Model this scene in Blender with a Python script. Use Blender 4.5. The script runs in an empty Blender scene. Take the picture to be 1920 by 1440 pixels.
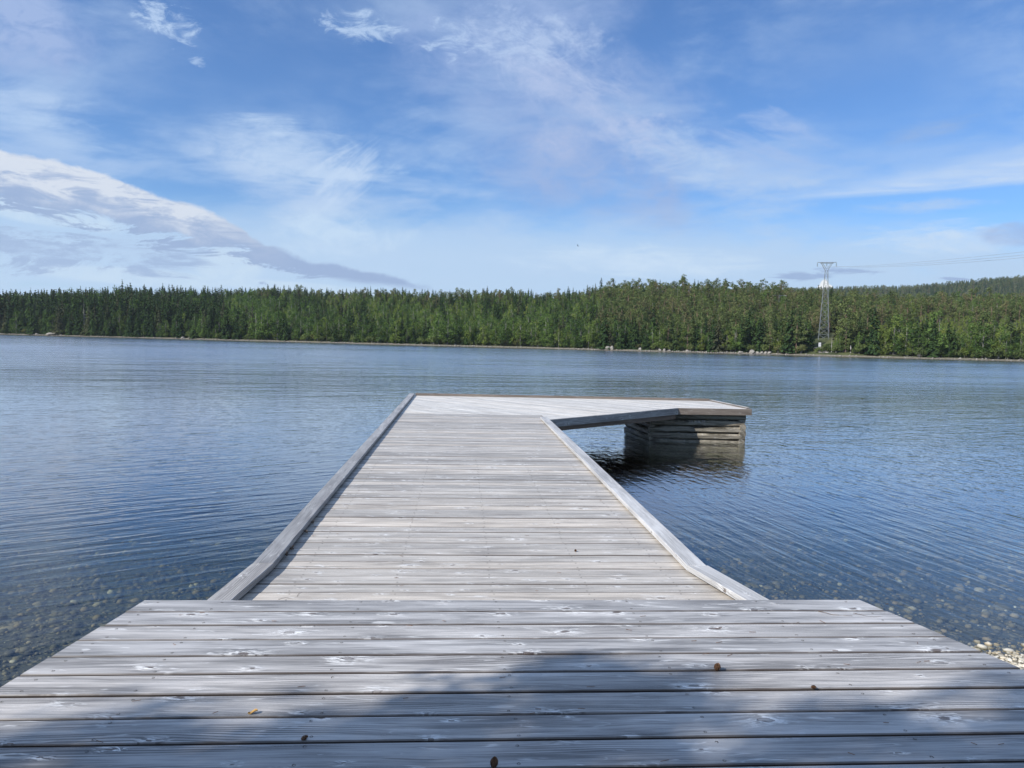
import bpy, math, random
import numpy as np
from mathutils import Vector, Matrix, Euler

# ------------------------------------------------------------------ scene, camera, world, sun
sc = bpy.context.scene
COL = sc.collection
W, H = 1920.0, 1440.0
F = 1442.0
HC, ZL, ZU = 2.18, 0.75, 1.015            # eye above the water; lower deck; upper deck

def _frame():
    def d(x, y):
        v = np.array([x-960, -(y-720), -F]); return v/np.linalg.norm(v)
    Y = d(865, 632); P = d(3865, 632+66)
    Z = np.cross(P, Y); Z /= np.linalg.norm(Z)
    if Z[1] < 0: Z = -Z
    X = np.cross(Y, Z)
    return np.array([X, Y, Z])
RC = _frame()
def ray(px, py): return RC @ np.array([px-960, -(py-720), -F])
def hit(px, py, z):
    v = ray(px, py); t = (z-HC)/v[2]; return v[0]*t, v[1]*t
def at(px, py, Y):                          # point at depth Y along the view direction measured in the photo
    v = ray(px, py); t = Y/v[1]; return Vector((v[0]*t, Y, HC+v[2]*t))
def uv(px, py):
    v = ray(px, py); return v[0]/v[1], v[2]/v[1]

cam = bpy.data.cameras.new('camera'); camo = bpy.data.objects.new('camera', cam); COL.objects.link(camo)
m = Matrix.Identity(4)
for i in range(3):
    for j in range(3): m[i][j] = RC[i][j]
m[2][3] = HC
camo.matrix_world = m
cam.sensor_width = 36; cam.lens = F/W*36; cam.clip_start = 0.05; cam.clip_end = 8000
sc.camera = camo

SUN = Vector((-1.18, -0.65, 1.0)).normalized()
sun = bpy.data.lights.new('sun', 'SUN'); sun.energy = 4.8; sun.angle = math.radians(0.53); sun.color = (1.0, 0.955, 0.89)
suno = bpy.data.objects.new('sun', sun); COL.objects.link(suno)
suno.rotation_euler = SUN.to_track_quat('Z', 'Y').to_euler()

sc.view_settings.view_transform = 'Standard'
sc.view_settings.look = 'None'
EXPO = 0.50
sc.view_settings.exposure = EXPO
sc.view_settings.gamma = 1.0
sc.render.engine = 'CYCLES'
sc.cycles.use_denoising = True
sc.cycles.max_bounces = 8
sc.cycles.diffuse_bounces = 3
sc.cycles.glossy_bounces = 3
sc.cycles.transmission_bounces = 4
sc.cycles.transparent_max_bounces = 16
sc.cycles.volume_bounces = 0
sc.cycles.caustics_reflective = False
sc.cycles.caustics_refractive = False
sc.cycles.sample_clamp_indirect = 6

# ---- node helper
class N:
    def __init__(s, tree): s.t = tree; s.n = tree.nodes; s.n.clear()
    def new(s, typ, **kw):
        nd = s.n.new(typ)
        for k, v in kw.items(): setattr(nd, k, v)
        return nd
    def put(s, sock, v):
        if v is None: return
        if isinstance(v, bpy.types.NodeSocket): s.t.links.new(v, sock)
        elif isinstance(v, (tuple, list)) and len(v) == 3 and sock.type == 'RGBA': sock.default_value = (*v, 1)
        elif isinstance(v, (int, float)) and sock.type in ('RGBA',): sock.default_value = (v, v, v, 1)
        elif isinstance(v, (int, float)) and sock.type == 'VECTOR': sock.default_value = (v, v, v)
        else: sock.default_value = v
    def m(s, op, a, b=None, c=None, clamp=False):
        nd = s.new('ShaderNodeMath', operation=op, use_clamp=clamp)
        s.put(nd.inputs[0], a); s.put(nd.inputs[1], b); s.put(nd.inputs[2], c)
        return nd.outputs[0]
    def add(s, a, b): return s.m('ADD', a, b)
    def sub(s, a, b): return s.m('SUBTRACT', a, b)
    def mul(s, a, b): return s.m('MULTIPLY', a, b)
    def mulc(s, a, b): return s.m('MULTIPLY', a, b, clamp=True)
    def mx(s, a, b): return s.m('MAXIMUM', a, b)
    def mn(s, a, b): return s.m('MINIMUM', a, b)
    def inv(s, a): return s.m('SUBTRACT', 1.0, a)
    def xyz(s, x, y, z):
        nd = s.new('ShaderNodeCombineXYZ')
        s.put(nd.inputs[0], x); s.put(nd.inputs[1], y); s.put(nd.inputs[2], z); return nd.outputs[0]
    def sep(s, v):
        nd = s.new('ShaderNodeSeparateXYZ'); s.put(nd.inputs[0], v); return nd.outputs[0], nd.outputs[1], nd.outputs[2]
    def noise(s, vec, scale=1.0, detail=3, rough=0.5, dist=0.0, col=False):
        nd = s.new('ShaderNodeTexNoise'); s.put(nd.inputs['Vector'], vec); s.put(nd.inputs['Scale'], scale)
        s.put(nd.inputs['Detail'], detail); s.put(nd.inputs['Roughness'], rough); s.put(nd.inputs['Distortion'], dist)
        return nd.outputs['Color'] if col else nd.outputs['Fac']
    def voro(s, vec, scale=1.0, feature='F1', rnd=1.0):
        nd = s.new('ShaderNodeTexVoronoi', feature=feature); s.put(nd.inputs['Vector'], vec); s.put(nd.inputs['Scale'], scale)
        s.put(nd.inputs['Randomness'], rnd); return nd
    def ss(s, v, a, b, lo=0.0, hi=1.0, kind='SMOOTHSTEP'):
        nd = s.new('ShaderNodeMapRange', interpolation_type=kind)
        s.put(nd.inputs[0], v); s.put(nd.inputs[1], a); s.put(nd.inputs[2], b); s.put(nd.inputs[3], lo); s.put(nd.inputs[4], hi)
        return nd.outputs[0]
    def lin(s, v, a, b, lo=0.0, hi=1.0): return s.ss(v, a, b, lo, hi, 'LINEAR')
    def mix(s, f, a, b, blend='MIX'):
        nd = s.new('ShaderNodeMix', data_type='RGBA', blend_type=blend, clamp_factor=True)
        s.put(nd.inputs[0], f); s.put(nd.inputs[6], a); s.put(nd.inputs[7], b); return nd.outputs[2]
    def ramp(s, v, stops):
        nd = s.new('ShaderNodeValToRGB'); cr = nd.color_ramp
        while len(cr.elements) < len(stops): cr.elements.new(0.5)
        for e, (p, c) in zip(cr.elements, stops): e.position = p; e.color = (*c, 1) if len(c) == 3 else c
        s.put(nd.inputs[0], v); return nd.outputs[0]
    def curve(s, v, pts):                  # piecewise linear function of v through (x, y) points
        xs = [p[0] for p in pts]; ys = [p[1] for p in pts]
        x0, x1, y0, y1 = min(xs), max(xs), min(ys), max(ys)
        if y1-y0 < 1e-9: y1 = y0+1
        nd = s.new('ShaderNodeFloatCurve'); c = nd.mapping.curves[0]
        q = [((x-x0)/(x1-x0), (y-y0)/(y1-y0)) for x, y in pts]
        c.points[0].location = q[0]; c.points[1].location = q[-1]
        for a in q[1:-1]: c.points.new(*a)
        nd.mapping.update()
        s.put(nd.inputs[1], s.lin(v, x0, x1)); return s.lin(nd.outputs[0], 0, 1, y0, y1)
    def bump(s, h, strength=1.0, dist=1.0, normal=None):
        nd = s.new('ShaderNodeBump'); s.put(nd.inputs['Strength'], strength); s.put(nd.inputs['Distance'], dist)
        s.put(nd.inputs['Height'], h)
        if normal is not None: s.put(nd.inputs['Normal'], normal)
        return nd.outputs[0]

# ---- sky: Nishita plus procedural cloud layers, laid out by direction
wd = bpy.data.worlds.new('World'); sc.world = wd; wd.use_nodes = True
def build_world():
    g = N(wd.node_tree)
    sky = g.new('ShaderNodeTexSky', sky_type='NISHITA', sun_disc=False)
    sky.sun_elevation = math.asin(SUN.z); sky.sun_rotation = math.atan2(SUN.x, SUN.y)
    sky.altitude = 200; sky.air_density = 1.0; sky.dust_density = 0.35; sky.ozone_density = 2.6
    tc = g.new('ShaderNodeTexCoord').outputs['Generated']
    x, y, z = g.sep(tc)
    yy = g.mx(y, 0.05); u = g.m('DIVIDE', x, yy); v = g.m('DIVIDE', g.mx(z, 0.0), yy)
    front = g.ss(y, 0.05, 0.25)
    zz = g.add(g.mx(z, 0.0), 0.10)
    pl = g.xyz(g.m('DIVIDE', x, zz), g.m('DIVIDE', y, zz), 0.0)      # cloud layer seen in perspective
    U = lambda px, py: uv(px, py)[0]
    V = lambda px, py: uv(px, py)[1]
    def blob(cx, cy, rx, ry, ang=0.0, soft=1.0):                      # elliptical region given in photo pixels
        a, b = uv(cx, cy); du = g.sub(u, a); dv = g.sub(v, b)
        c, s_ = math.cos(ang), math.sin(ang)
        p = g.m('DIVIDE', g.add(g.mul(du, c), g.mul(dv, s_)), rx/F)
        q = g.m('DIVIDE', g.sub(g.mul(dv, c), g.mul(du, s_)), ry/F)
        r = g.m('SQRT', g.add(g.mul(p, p), g.mul(q, q)))
        return g.mul(g.ss(r, 1.0-soft, 1.0+0.001, 1.0, 0.0), front)
    uvv = g.xyz(u, v, 0.0)
    # streaky coordinates
    st = g.xyz(g.mul(u, 2.2), g.mul(v, 9.0), 3.0)
    n_str = g.add(g.mul(g.noise(st, 1.6, 7, 0.64, 0.9), 0.65), g.mul(g.noise(g.xyz(g.add(g.mul(u, 5.0), g.mul(v, 7.0)), g.sub(g.mul(v, 26.0), g.mul(u, 5.0)), 1.0), 1.0, 7, 0.66, 0.8), 0.35))
    n_fine = g.noise(uvv, 13.0, 8, 0.62, 0.25)
    n_mid = g.noise(uvv, 4.5, 7, 0.58, 0.6)
    n_puff = g.noise(g.xyz(u, g.mul(v, 1.9), 1.0), 24.0, 8, 0.66, 0.5)
    n_pl = g.noise(pl, 1.1, 8, 0.6, 0.6)
    n_pl2 = g.noise(pl, 3.6, 6, 0.6, 0.3)
    base = g.mix(1.0, sky.outputs[0], (0.60, 0.90, 1.26), 'MULTIPLY')
    def tg(*c): return tuple((((v/255+0.055)/1.055)**2.4)/(0.082*2**EXPO) for v in c)     # radiance that shows as this colour
    lilac = tg(158, 182, 226); white = tg(186, 210, 242); warm = tg(178, 194, 230); bright = tg(226, 232, 240)
    c = base
    # general cirrus over the whole dome
    gen = g.mul(g.ss(g.add(g.mul(n_pl, 0.70), g.mul(n_pl2, 0.30)), 0.42, 0.66), 0.62)
    high = g.mx(g.ss(z, 0.42, 0.62), g.ss(y, 0.15, -0.1))
    gen = g.mx(gen, g.mul(high, g.ss(n_pl, 0.32, 0.62, 0.15, 0.80)))  # extra white cloud overhead and behind, unseen, added to brighten the shade
    # clear dark patches (top left-centre, right)
    clear = g.mx(blob(480, 130, 420, 180, 0.1), g.mx(blob(1650, 170, 430, 210, 0.0), blob(520, -60, 300, 140)))
    gen = g.mul(gen, g.inv(g.mul(clear, 0.95)))
    c = g.mix(gen, c, white)
    def streak(ang, lx, ly, seed, dist=0.7):
        c_, s_ = math.cos(ang), math.sin(ang)
        a = g.add(g.mul(u, c_), g.mul(v, s_)); b_ = g.sub(g.mul(v, c_), g.mul(u, s_))
        return g.noise(g.xyz(g.m('DIVIDE', a, lx), g.m('DIVIDE', b_, ly), seed), 1.0, 9, 0.68, dist)
    def lay(c, mask, noi, lo, hi, amt, col):
        dens = g.ss(g.add(noi, g.mul(g.sub(mask, 1.0), 0.36)), lo-0.02, hi-0.14)
        dens = g.mul(dens, g.ss(n_puff, 0.30, 0.62, 0.50, 1.12))
        return g.mix(g.mulc(g.mul(dens, amt), g.ss(mask, 0.0, 0.5)), c, col)
    # mauve veil, centre of the sky
    veil = g.mx(blob(1130, 230, 520, 300, -0.5), g.mx(blob(980, 60, 420, 200, 0.2), blob(1080, 300, 330, 190)))
    c = lay(c, veil, g.add(g.mul(n_mid, 0.7), g.mul(n_fine, 0.3)), 0.20, 0.66, 0.80, lilac)
    c = lay(c, g.mx(blob(1060, 150, 330, 120, -0.35), blob(1080, 260, 250, 100, 0.1)), g.add(g.mul(n_fine, 0.5), g.mul(n_mid, 0.5)), 0.38, 0.76, 0.85, warm)
    c = lay(c, g.mx(blob(1300, 300, 400, 130, -0.3), blob(1500, 340, 420, 80, 0.1)), n_str, 0.36, 0.74, 0.75, white)
    # thin streaks left of centre
    c = lay(c, g.mx(blob(520, 310, 420, 150, -0.25), blob(620, 370, 260, 130, 0.5)), g.add(g.mul(n_str, 0.6), g.mul(n_mid, 0.4)), 0.34, 0.70, 0.95, white)
    c = lay(c, blob(20, 50, 260, 230), g.add(g.mul(n_mid, 0.6), g.mul(n_fine, 0.4)), 0.28, 0.70, 0.95, lilac)
    c = lay(c, blob(60, 210, 260, 90, -0.1), n_str, 0.33, 0.74, 0.7, white)
    c = lay(c, g.mx(blob(560, 300, 330, 150, -0.1), blob(480, 250, 260, 90, 0.0)), streak(-0.12, 0.22, 0.045, 4.0, 1.0), 0.38, 0.76, 0.85, tg(190, 214, 244))
    c = lay(c, g.mx(blob(640, 330, 130, 190, -0.65), blob(600, 420, 170, 80, 0.3)), streak(0.75, 0.20, 0.05, 5.0, 1.2), 0.36, 0.74, 0.9, tg(196, 218, 246))
    c = lay(c, g.mx(blob(1150, 200, 330, 130, -0.6), blob(1000, 130, 230, 110, -0.3)), streak(-0.55, 0.12, 0.05, 6.0, 1.0), 0.36, 0.76, 0.85, tg(180, 198, 234))
    c = lay(c, blob(1000, 70, 330, 130, -0.1), g.noise(g.xyz(g.mul(u, 1.0), g.mul(v, 1.6), 7.0), 17.0, 9, 0.72, 0.4), 0.38, 0.74, 0.7, tg(184, 204, 238))
    c = lay(c, g.mx(blob(1150, 255, 160, 45, 0.1), blob(1190, 320, 150, 34, 0.1)), n_mid, 0.34, 0.72, 0.8, tg(184, 200, 234))
    c = lay(c, g.mx(blob(1420, 290, 330, 90, -0.2), blob(1480, 240, 260, 80, -0.35)), streak(-0.25, 0.20, 0.045, 8.0, 0.9), 0.38, 0.76, 0.7, tg(166, 192, 236))
    c = lay(c, blob(1740, 250, 260, 50, 0.22), streak(0.22, 0.25, 0.05, 9.0, 0.6), 0.36, 0.74, 0.7, tg(150, 180, 226))
    c = lay(c, blob(80, 250, 330, 80, -0.25), streak(-0.2, 0.2, 0.04, 10.0, 0.8), 0.34, 0.72, 0.8, tg(176, 204, 240))
    # puffs near the top edge
    c = lay(c, blob(305, 38, 150, 78, -0.2), n_puff, 0.36, 0.68, 0.85, white)
    c = lay(c, g.mx(blob(680, 52, 170, 62, -0.1), blob(850, 72, 110, 80)), n_puff, 0.38, 0.70, 0.75, white)
    c = lay(c, blob(960, 80, 330, 150, 0.0), n_puff, 0.42, 0.80, 0.45, white)
    c = lay(c, blob(640, 455, 90, 40), n_puff, 0.34, 0.66, 0.7, white)
    c = lay(c, blob(368, 112, 50, 22, -0.2), n_puff, 0.35, 0.66, 0.6, white)
    # pale band above the woods
    lowm = g.mul(g.ss(v, V(960, 340), V(960, 490)), front)
    c = g.mix(g.mulc(g.ss(g.add(n_str, g.mul(lowm, 0.35)), 0.40, 0.78), g.mul(lowm, 0.92)), c, tg(190, 216, 244))
    c = lay(c, blob(1200, 490, 560, 75), g.add(g.mul(n_str, 0.5), g.mul(streak(0.03, 0.10, 0.016, 14.0, 1.0), 0.5)), 0.36, 0.70, 0.95, tg(206, 228, 250))
    c = lay(c, blob(1750, 450, 420, 90, 0.05), g.add(g.mul(n_str, 0.5), g.mul(streak(0.06, 0.12, 0.018, 15.0, 1.0), 0.5)), 0.36, 0.70, 0.90, tg(204, 226, 250))
    c = lay(c, blob(650, 440, 300, 90), g.add(g.mul(n_mid, 0.5), g.mul(n_puff, 0.5)), 0.34, 0.68, 0.85, tg(200, 224, 248))
    # long streak on the right
    vt = g.curve(u, [uv(1000, 407), uv(1200, 398), uv(1400, 372), uv(1650, 325), uv(1920, 268), uv(2300, 190)])
    vb = g.curve(u, [uv(1000, 411), uv(1200, 405), uv(1400, 383), uv(1650, 368), uv(1920, 346), uv(2300, 300)])
    wob = g.mul(g.sub(n_mid, 0.5), 0.016)
    up = g.ss(g.sub(g.add(vt, wob), v), -0.006, 0.030); dn = g.ss(g.sub(v, g.add(vb, g.mul(wob, 0.4))), -0.002, 0.008)
    srt = g.mul(g.mul(up, dn), g.ss(u, U(1010, 410), U(1120, 400)))
    c = g.mix(g.mul(g.mul(srt, front), g.ss(streak(0.10, 0.25, 0.022, 16.0, 0.6), 0.34, 0.62, 0.45, 1.0)), c, tg(202, 222, 248))
    c = lay(c, blob(1730, 385, 300, 30, 0.1), n_str, 0.3, 0.65, 0.6, white)
    c = lay(c, blob(1900, 440, 130, 40, 0.05), n_mid, 0.3, 0.6, 0.6, lilac)
    # cloud bank on the left: pale wedge running down to the woods
    tt = g.curve(u, [uv(-400, 150), uv(0, 278), uv(150, 310), uv(300, 362), uv(450, 420), uv(480, 448), uv(620, 492), uv(740, 520), uv(850, 545)])
    tb = g.curve(u, [uv(-400, 330), uv(0, 380), uv(150, 412), uv(300, 455), uv(450, 475), uv(480, 500), uv(620, 528), uv(740, 540), uv(850, 546)])
    er = g.add(g.mul(g.sub(n_fine, 0.5), 0.034), g.mul(g.sub(n_puff, 0.5), 0.020)); er2 = g.mul(g.sub(g.noise(st, 3.4, 8, 0.72, 0.6), 0.5), g.ss(u, U(500, 480), U(680, 510), 0.17, 0.02))
    up = g.ss(g.sub(g.add(tt, g.mul(er, 0.7)), v), -0.001, 0.006); dn = g.ss(g.sub(v, g.add(tb, er2)), -0.002, 0.007)
    bank = g.mul(g.mul(up, dn), g.mul(front, g.ss(u, U(848, 545), U(760, 530))))
    # strip of bright white just under the far tip and behind the lower bank
    glow = g.mx(blob(560, 540, 300, 16, -0.06), g.mx(blob(430, 500, 90, 50), g.mx(blob(60, 395, 240, 34, -0.15), blob(260, 520, 260, 24, -0.05))))
    c = lay(c, glow, n_mid, 0.2, 0.5, 0.8, tg(204, 226, 246))
    depth = g.ss(g.add(g.m('DIVIDE', g.sub(tt, v), g.mx(g.sub(tt, tb), 0.004)), g.mul(g.sub(n_fine, 0.5), 1.2)), 0.25, 0.95)
    left = g.ss(u, U(560, 480), U(300, 400))
    lit = g.mul(g.inv(depth), left)
    bcol = g.mix(g.mulc(g.mul(lit, 1.35), g.ss(g.noise(g.xyz(g.add(u, g.mul(v, 1.6)), g.mul(v, 3.4), 2.0), 16.0, 8, 0.68, 0.8), 0.36, 0.60, 0.15, 1.0)), tg(152, 175, 213), tg(222, 229, 240))
    bcol = g.mix(g.ss(g.sub(g.add(tt, g.mul(er, 0.5)), v), 0.012, 0.0, 0.0, 0.6), bcol, g.mix(left, bcol, bright))
    c = g.mix(g.mul(bank, 0.93), c, bcol)
    # lower mauve bank with ragged holes
    lt = g.curve(u, [uv(-400, 380), uv(0, 428), uv(130, 436), uv(280, 452), uv(380, 478), uv(430, 500)])
    lb = g.curve(u, [uv(-400, 520), uv(0, 500), uv(130, 512), uv(280, 520), uv(380, 505), uv(430, 502)])
    up = g.ss(g.sub(g.add(lt, g.mul(er2, 0.5)), v), -0.001, 0.006); dn = g.ss(g.sub(v, g.add(lb, er2)), -0.002, 0.010)
    lbk = g.mul(g.mul(g.mul(up, dn), front), g.ss(u, U(440, 500), U(360, 500)))
    c = g.mix(g.mul(lbk, g.ss(g.noise(st, 5.0, 8, 0.70, 0.4), 0.38, 0.54, 0.10, 0.9)), c, tg(160, 184, 220))
    # small grey lens clouds and the white puff behind the pylon
    lens = g.mx(blob(1500, 518, 80, 15, 0.05), g.mx(blob(1590, 508, 90, 12, 0.03), blob(1790, 523, 50, 7, 0.02)))
    c = g.mix(g.mul(g.ss(g.add(lens, g.mul(g.sub(streak(0.02, 0.05, 0.007, 21.0, 0.8), 0.5), 3.0)), 0.15, 0.75), g.mul(g.ss(lens, 0.0, 0.15), 0.8)), c, tg(150, 174, 214))
    pn = g.mul(g.sub(g.noise(uvv, 70.0, 3, 0.6), 0.5), 0.8)
    pf = g.mx(blob(1547, 535, 13, 15), g.mx(blob(1538, 541, 9, 9), blob(1555, 540, 9, 10)))
    c = g.mix(g.ss(g.add(pf, pn), 0.10, 0.40), c, g.mix(g.ss(pf, 0.0, 0.001), c, tg(252, 254, 255)))
    # below the horizon
    bg = g.new('ShaderNodeBackground'); g.put(bg.inputs[0], c); bg.inputs[1].default_value = 0.082
    out = g.new('ShaderNodeOutputWorld'); g.t.links.new(bg.outputs[0], out.inputs[0])
build_world()

# ------------------------------------------------------------------ helpers
def rng(seed): return np.random.default_rng(seed)

def tag(o, label=None, cat=None, group=None, kind=None):
    if label: o['label'] = label
    if cat: o['category'] = cat
    if group: o['group'] = group
    if kind: o['kind'] = kind
    return o

def mesh_np(name, verts, faces, attrs=None, smooth=False, loop_total=None):
    """verts (n,3); faces list of equal-size arrays [(k,m)...]"""
    me = bpy.data.meshes.new(name)
    verts = np.asarray(verts, dtype=np.float32)
    me.vertices.add(len(verts)); me.vertices.foreach_set('co', verts.ravel())
    if not isinstance(faces, list): faces = [faces]
    idx = np.concatenate([f.ravel() for f in faces]).astype(np.int32)
    tot = np.concatenate([np.full(len(f), f.shape[1], np.int32) for f in faces])
    st = np.concatenate([[0], np.cumsum(tot)[:-1]]).astype(np.int32)
    me.loops.add(len(idx)); me.loops.foreach_set('vertex_index', idx)
    me.polygons.add(len(tot)); me.polygons.foreach_set('loop_start', st); me.polygons.foreach_set('loop_total', tot)
    if smooth: me.polygons.foreach_set('use_smooth', np.ones(len(tot), bool))
    for k, a in (attrs or {}).items():
        a = np.asarray(a, dtype=np.float32)
        if a.ndim == 1:
            at_ = me.attributes.new(k, 'FLOAT', 'POINT'); at_.data.foreach_set('value', a)
        else:
            at_ = me.attributes.new(k, 'FLOAT_VECTOR', 'POINT'); at_.data.foreach_set('vector', a.ravel())
    me.update(calc_edges=True)
    return me

def link(name, me, mat=None, parent=None, loc=None):
    o = bpy.data.objects.new(name, me); COL.objects.link(o)
    if mat is not None and me is not None and not len(me.materials): me.materials.append(mat)
    if parent is not None: o.parent = parent
    if loc is not None: o.location = loc
    return o

def empty(name, loc=(0, 0, 0), rz=0.0, s=1.0):
    o = bpy.data.objects.new(name, None); COL.objects.link(o)
    o.empty_display_size = 0.3; o.location = loc; o.rotation_euler = (0, 0, rz); o.scale = (s, s, s)
    return o

class MB:
    """collects convex bits, boxes and bars with a 'wood' attribute (along, across, id)"""
    def __init__(s): s.v = []; s.f = []; s.w = []
    def poly_prism(s, pts, z0, z1, axis=(1, 0), wid=0.0, bev=0.0):
        """pts: ccw plan polygon; axis = direction of the grain"""
        b = len(s.v); n = len(pts)
        ax = np.array(axis)/np.hypot(*axis); ac = np.array([-ax[1], ax[0]])
        c = np.mean(pts, axis=0)
        ring = []
        if bev > 0:
            q = [np.array(p) for p in pts]; ins = []
            for i in range(n):
                a, o, d = q[i-1], q[i], q[(i+1) % n]
                e1 = (o-a)/max(np.linalg.norm(o-a), 1e-6); e2 = (d-o)/max(np.linalg.norm(d-o), 1e-6)
                n1 = np.array([-e1[1], e1[0]]); n2 = np.array([-e2[1], e2[0]])
                nn = n1+n2; nn = nn/max(np.linalg.norm(nn), 1e-6); ins.append(o+nn*bev/max(0.35, float(nn@n1)))
            rings = [(q, z0), (q, z1-bev), (ins, z1)]
        else: rings = [([np.array(p) for p in pts], z0), ([np.array(p) for p in pts], z1)]
        for rr, z in rings:
            for p in rr:
                s.v.append((p[0], p[1], z)); s.w.append((float(p@ax), float(p@ac)+(z1-z)*1.0, wid))
        for k in range(len(rings)-1):
            for i in range(n):
                j = (i+1) % n; s.f.append((b+k*n+i, b+k*n+j, b+(k+1)*n+j, b+(k+1)*n+i))
        s.f.append(tuple(b+(len(rings)-1)*n+i for i in range(n))); s.f.append(tuple(b+n-1-i for i in range(n)))
    def beam(s, p0, p1, w, h, wid=0.0, up=(0, 0, 1), w1=None, h1=None, jit=0.0, seg=1, rg=None, bev=0.0):
        """rectangular bar from p0 to p1, centred"""
        p0 = Vector(p0); p1 = Vector(p1); d = (p1-p0); L = d.length; d.normalize()
        upv = Vector(up); sx = d.cross(upv)
        if sx.length < 1e-4: sx = d.cross(Vector((1, 0, 0)))
        sx.normalize(); uz = sx.cross(d).normalized()
        w1 = w if w1 is None else w1; h1 = h if h1 is None else h1
        if bev > 0: prof = [(-1, -1+bev), (-1+bev, -1), (1-bev, -1), (1, -1+bev), (1, 1-bev), (1-bev, 1), (-1+bev, 1), (-1, 1-bev)]
        else: prof = [(-1, -1), (1, -1), (1, 1), (-1, 1)]
        n = len(prof); b = len(s.v)
        for k in range(seg+1):
            t = k/seg; c = p0+d*L*t; ww = (w+(w1-w)*t)/2; hh = (h+(h1-h)*t)/2
            for a, q in prof:
                ja = jit*(rg.random()-.5) if jit else 0; jb = jit*(rg.random()-.5) if jit else 0
                v = c+sx*(a*ww+ja)+uz*(q*hh+jb)
                s.v.append(tuple(v)); s.w.append((L*t, a*ww+q*hh, wid))
        for k in range(seg):
            for i in range(n):
                j = (i+1) % n; s.f.append((b+k*n+i, b+k*n+j, b+(k+1)*n+j, b+(k+1)*n+i))
        s.f.append(tuple(b+n-1-i for i in range(n))); s.f.append(tuple(b+seg*n+i for i in range(n)))
    def tube(s, pts, rad, n=8, wid=0.0, cap=True):
        b = len(s.v); P = [Vector(p) for p in pts]
        for k, p in enumerate(P):
            d = (P[min(k+1, len(P)-1)]-P[max(k-1, 0)]).normalized()
            a = d.cross(Vector((0, 0, 1)))
            if a.length < 1e-3: a = d.cross(Vector((1, 0, 0)))
            a.normalize(); c = d.cross(a); r = rad[k] if isinstance(rad, (list, tuple)) else rad
            for i in range(n):
                t = 2*math.pi*i/n; v = p+(a*math.cos(t)+c*math.sin(t))*r
                s.v.append(tuple(v)); s.w.append((k*0.3, t*r, wid))
        for k in range(len(P)-1):
            for i in range(n):
                j = (i+1) % n; s.f.append((b+k*n+i, b+k*n+j, b+(k+1)*n+j, b+(k+1)*n+i))
        if cap: s.f.append(tuple(b+i for i in range(n))); s.f.append(tuple(b+(len(P)-1)*n+n-1-i for i in range(n)))
    def mesh(s, name, smooth=False):
        me = bpy.data.meshes.new(name); me.from_pydata(s.v, [], s.f)
        a = me.attributes.new('wood', 'FLOAT_VECTOR', 'POINT'); a.data.foreach_set('vector', np.array(s.w, np.float32).ravel())
        if smooth:
            me.polygons.foreach_set('use_smooth', np.ones(len(me.polygons), bool))
        me.update(); return me
    def build(s, name, mat, parent=None, smooth=False): return link(name, s.mesh(name, smooth), mat, parent)

# ------------------------------------------------------------------ materials
def mat(name):
    m_ = bpy.data.materials.new(name); m_.use_nodes = True; g = N(m_.node_tree)
    out = g.new('ShaderNodeOutputMaterial'); return m_, g, out
def principled(g, out, col, rough, normal=None, spec=0.5, metal=0.0):
    p = g.new('ShaderNodeBsdfPrincipled'); g.put(p.inputs['Base Color'], col); g.put(p.inputs['Roughness'], rough)
    g.put(p.inputs['Specular IOR Level'], spec); g.put(p.inputs['Metallic'], metal)
    if normal is not None: g.put(p.inputs['Normal'], normal)
    g.t.links.new(p.outputs[0], out.inputs[0]); return p

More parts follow.
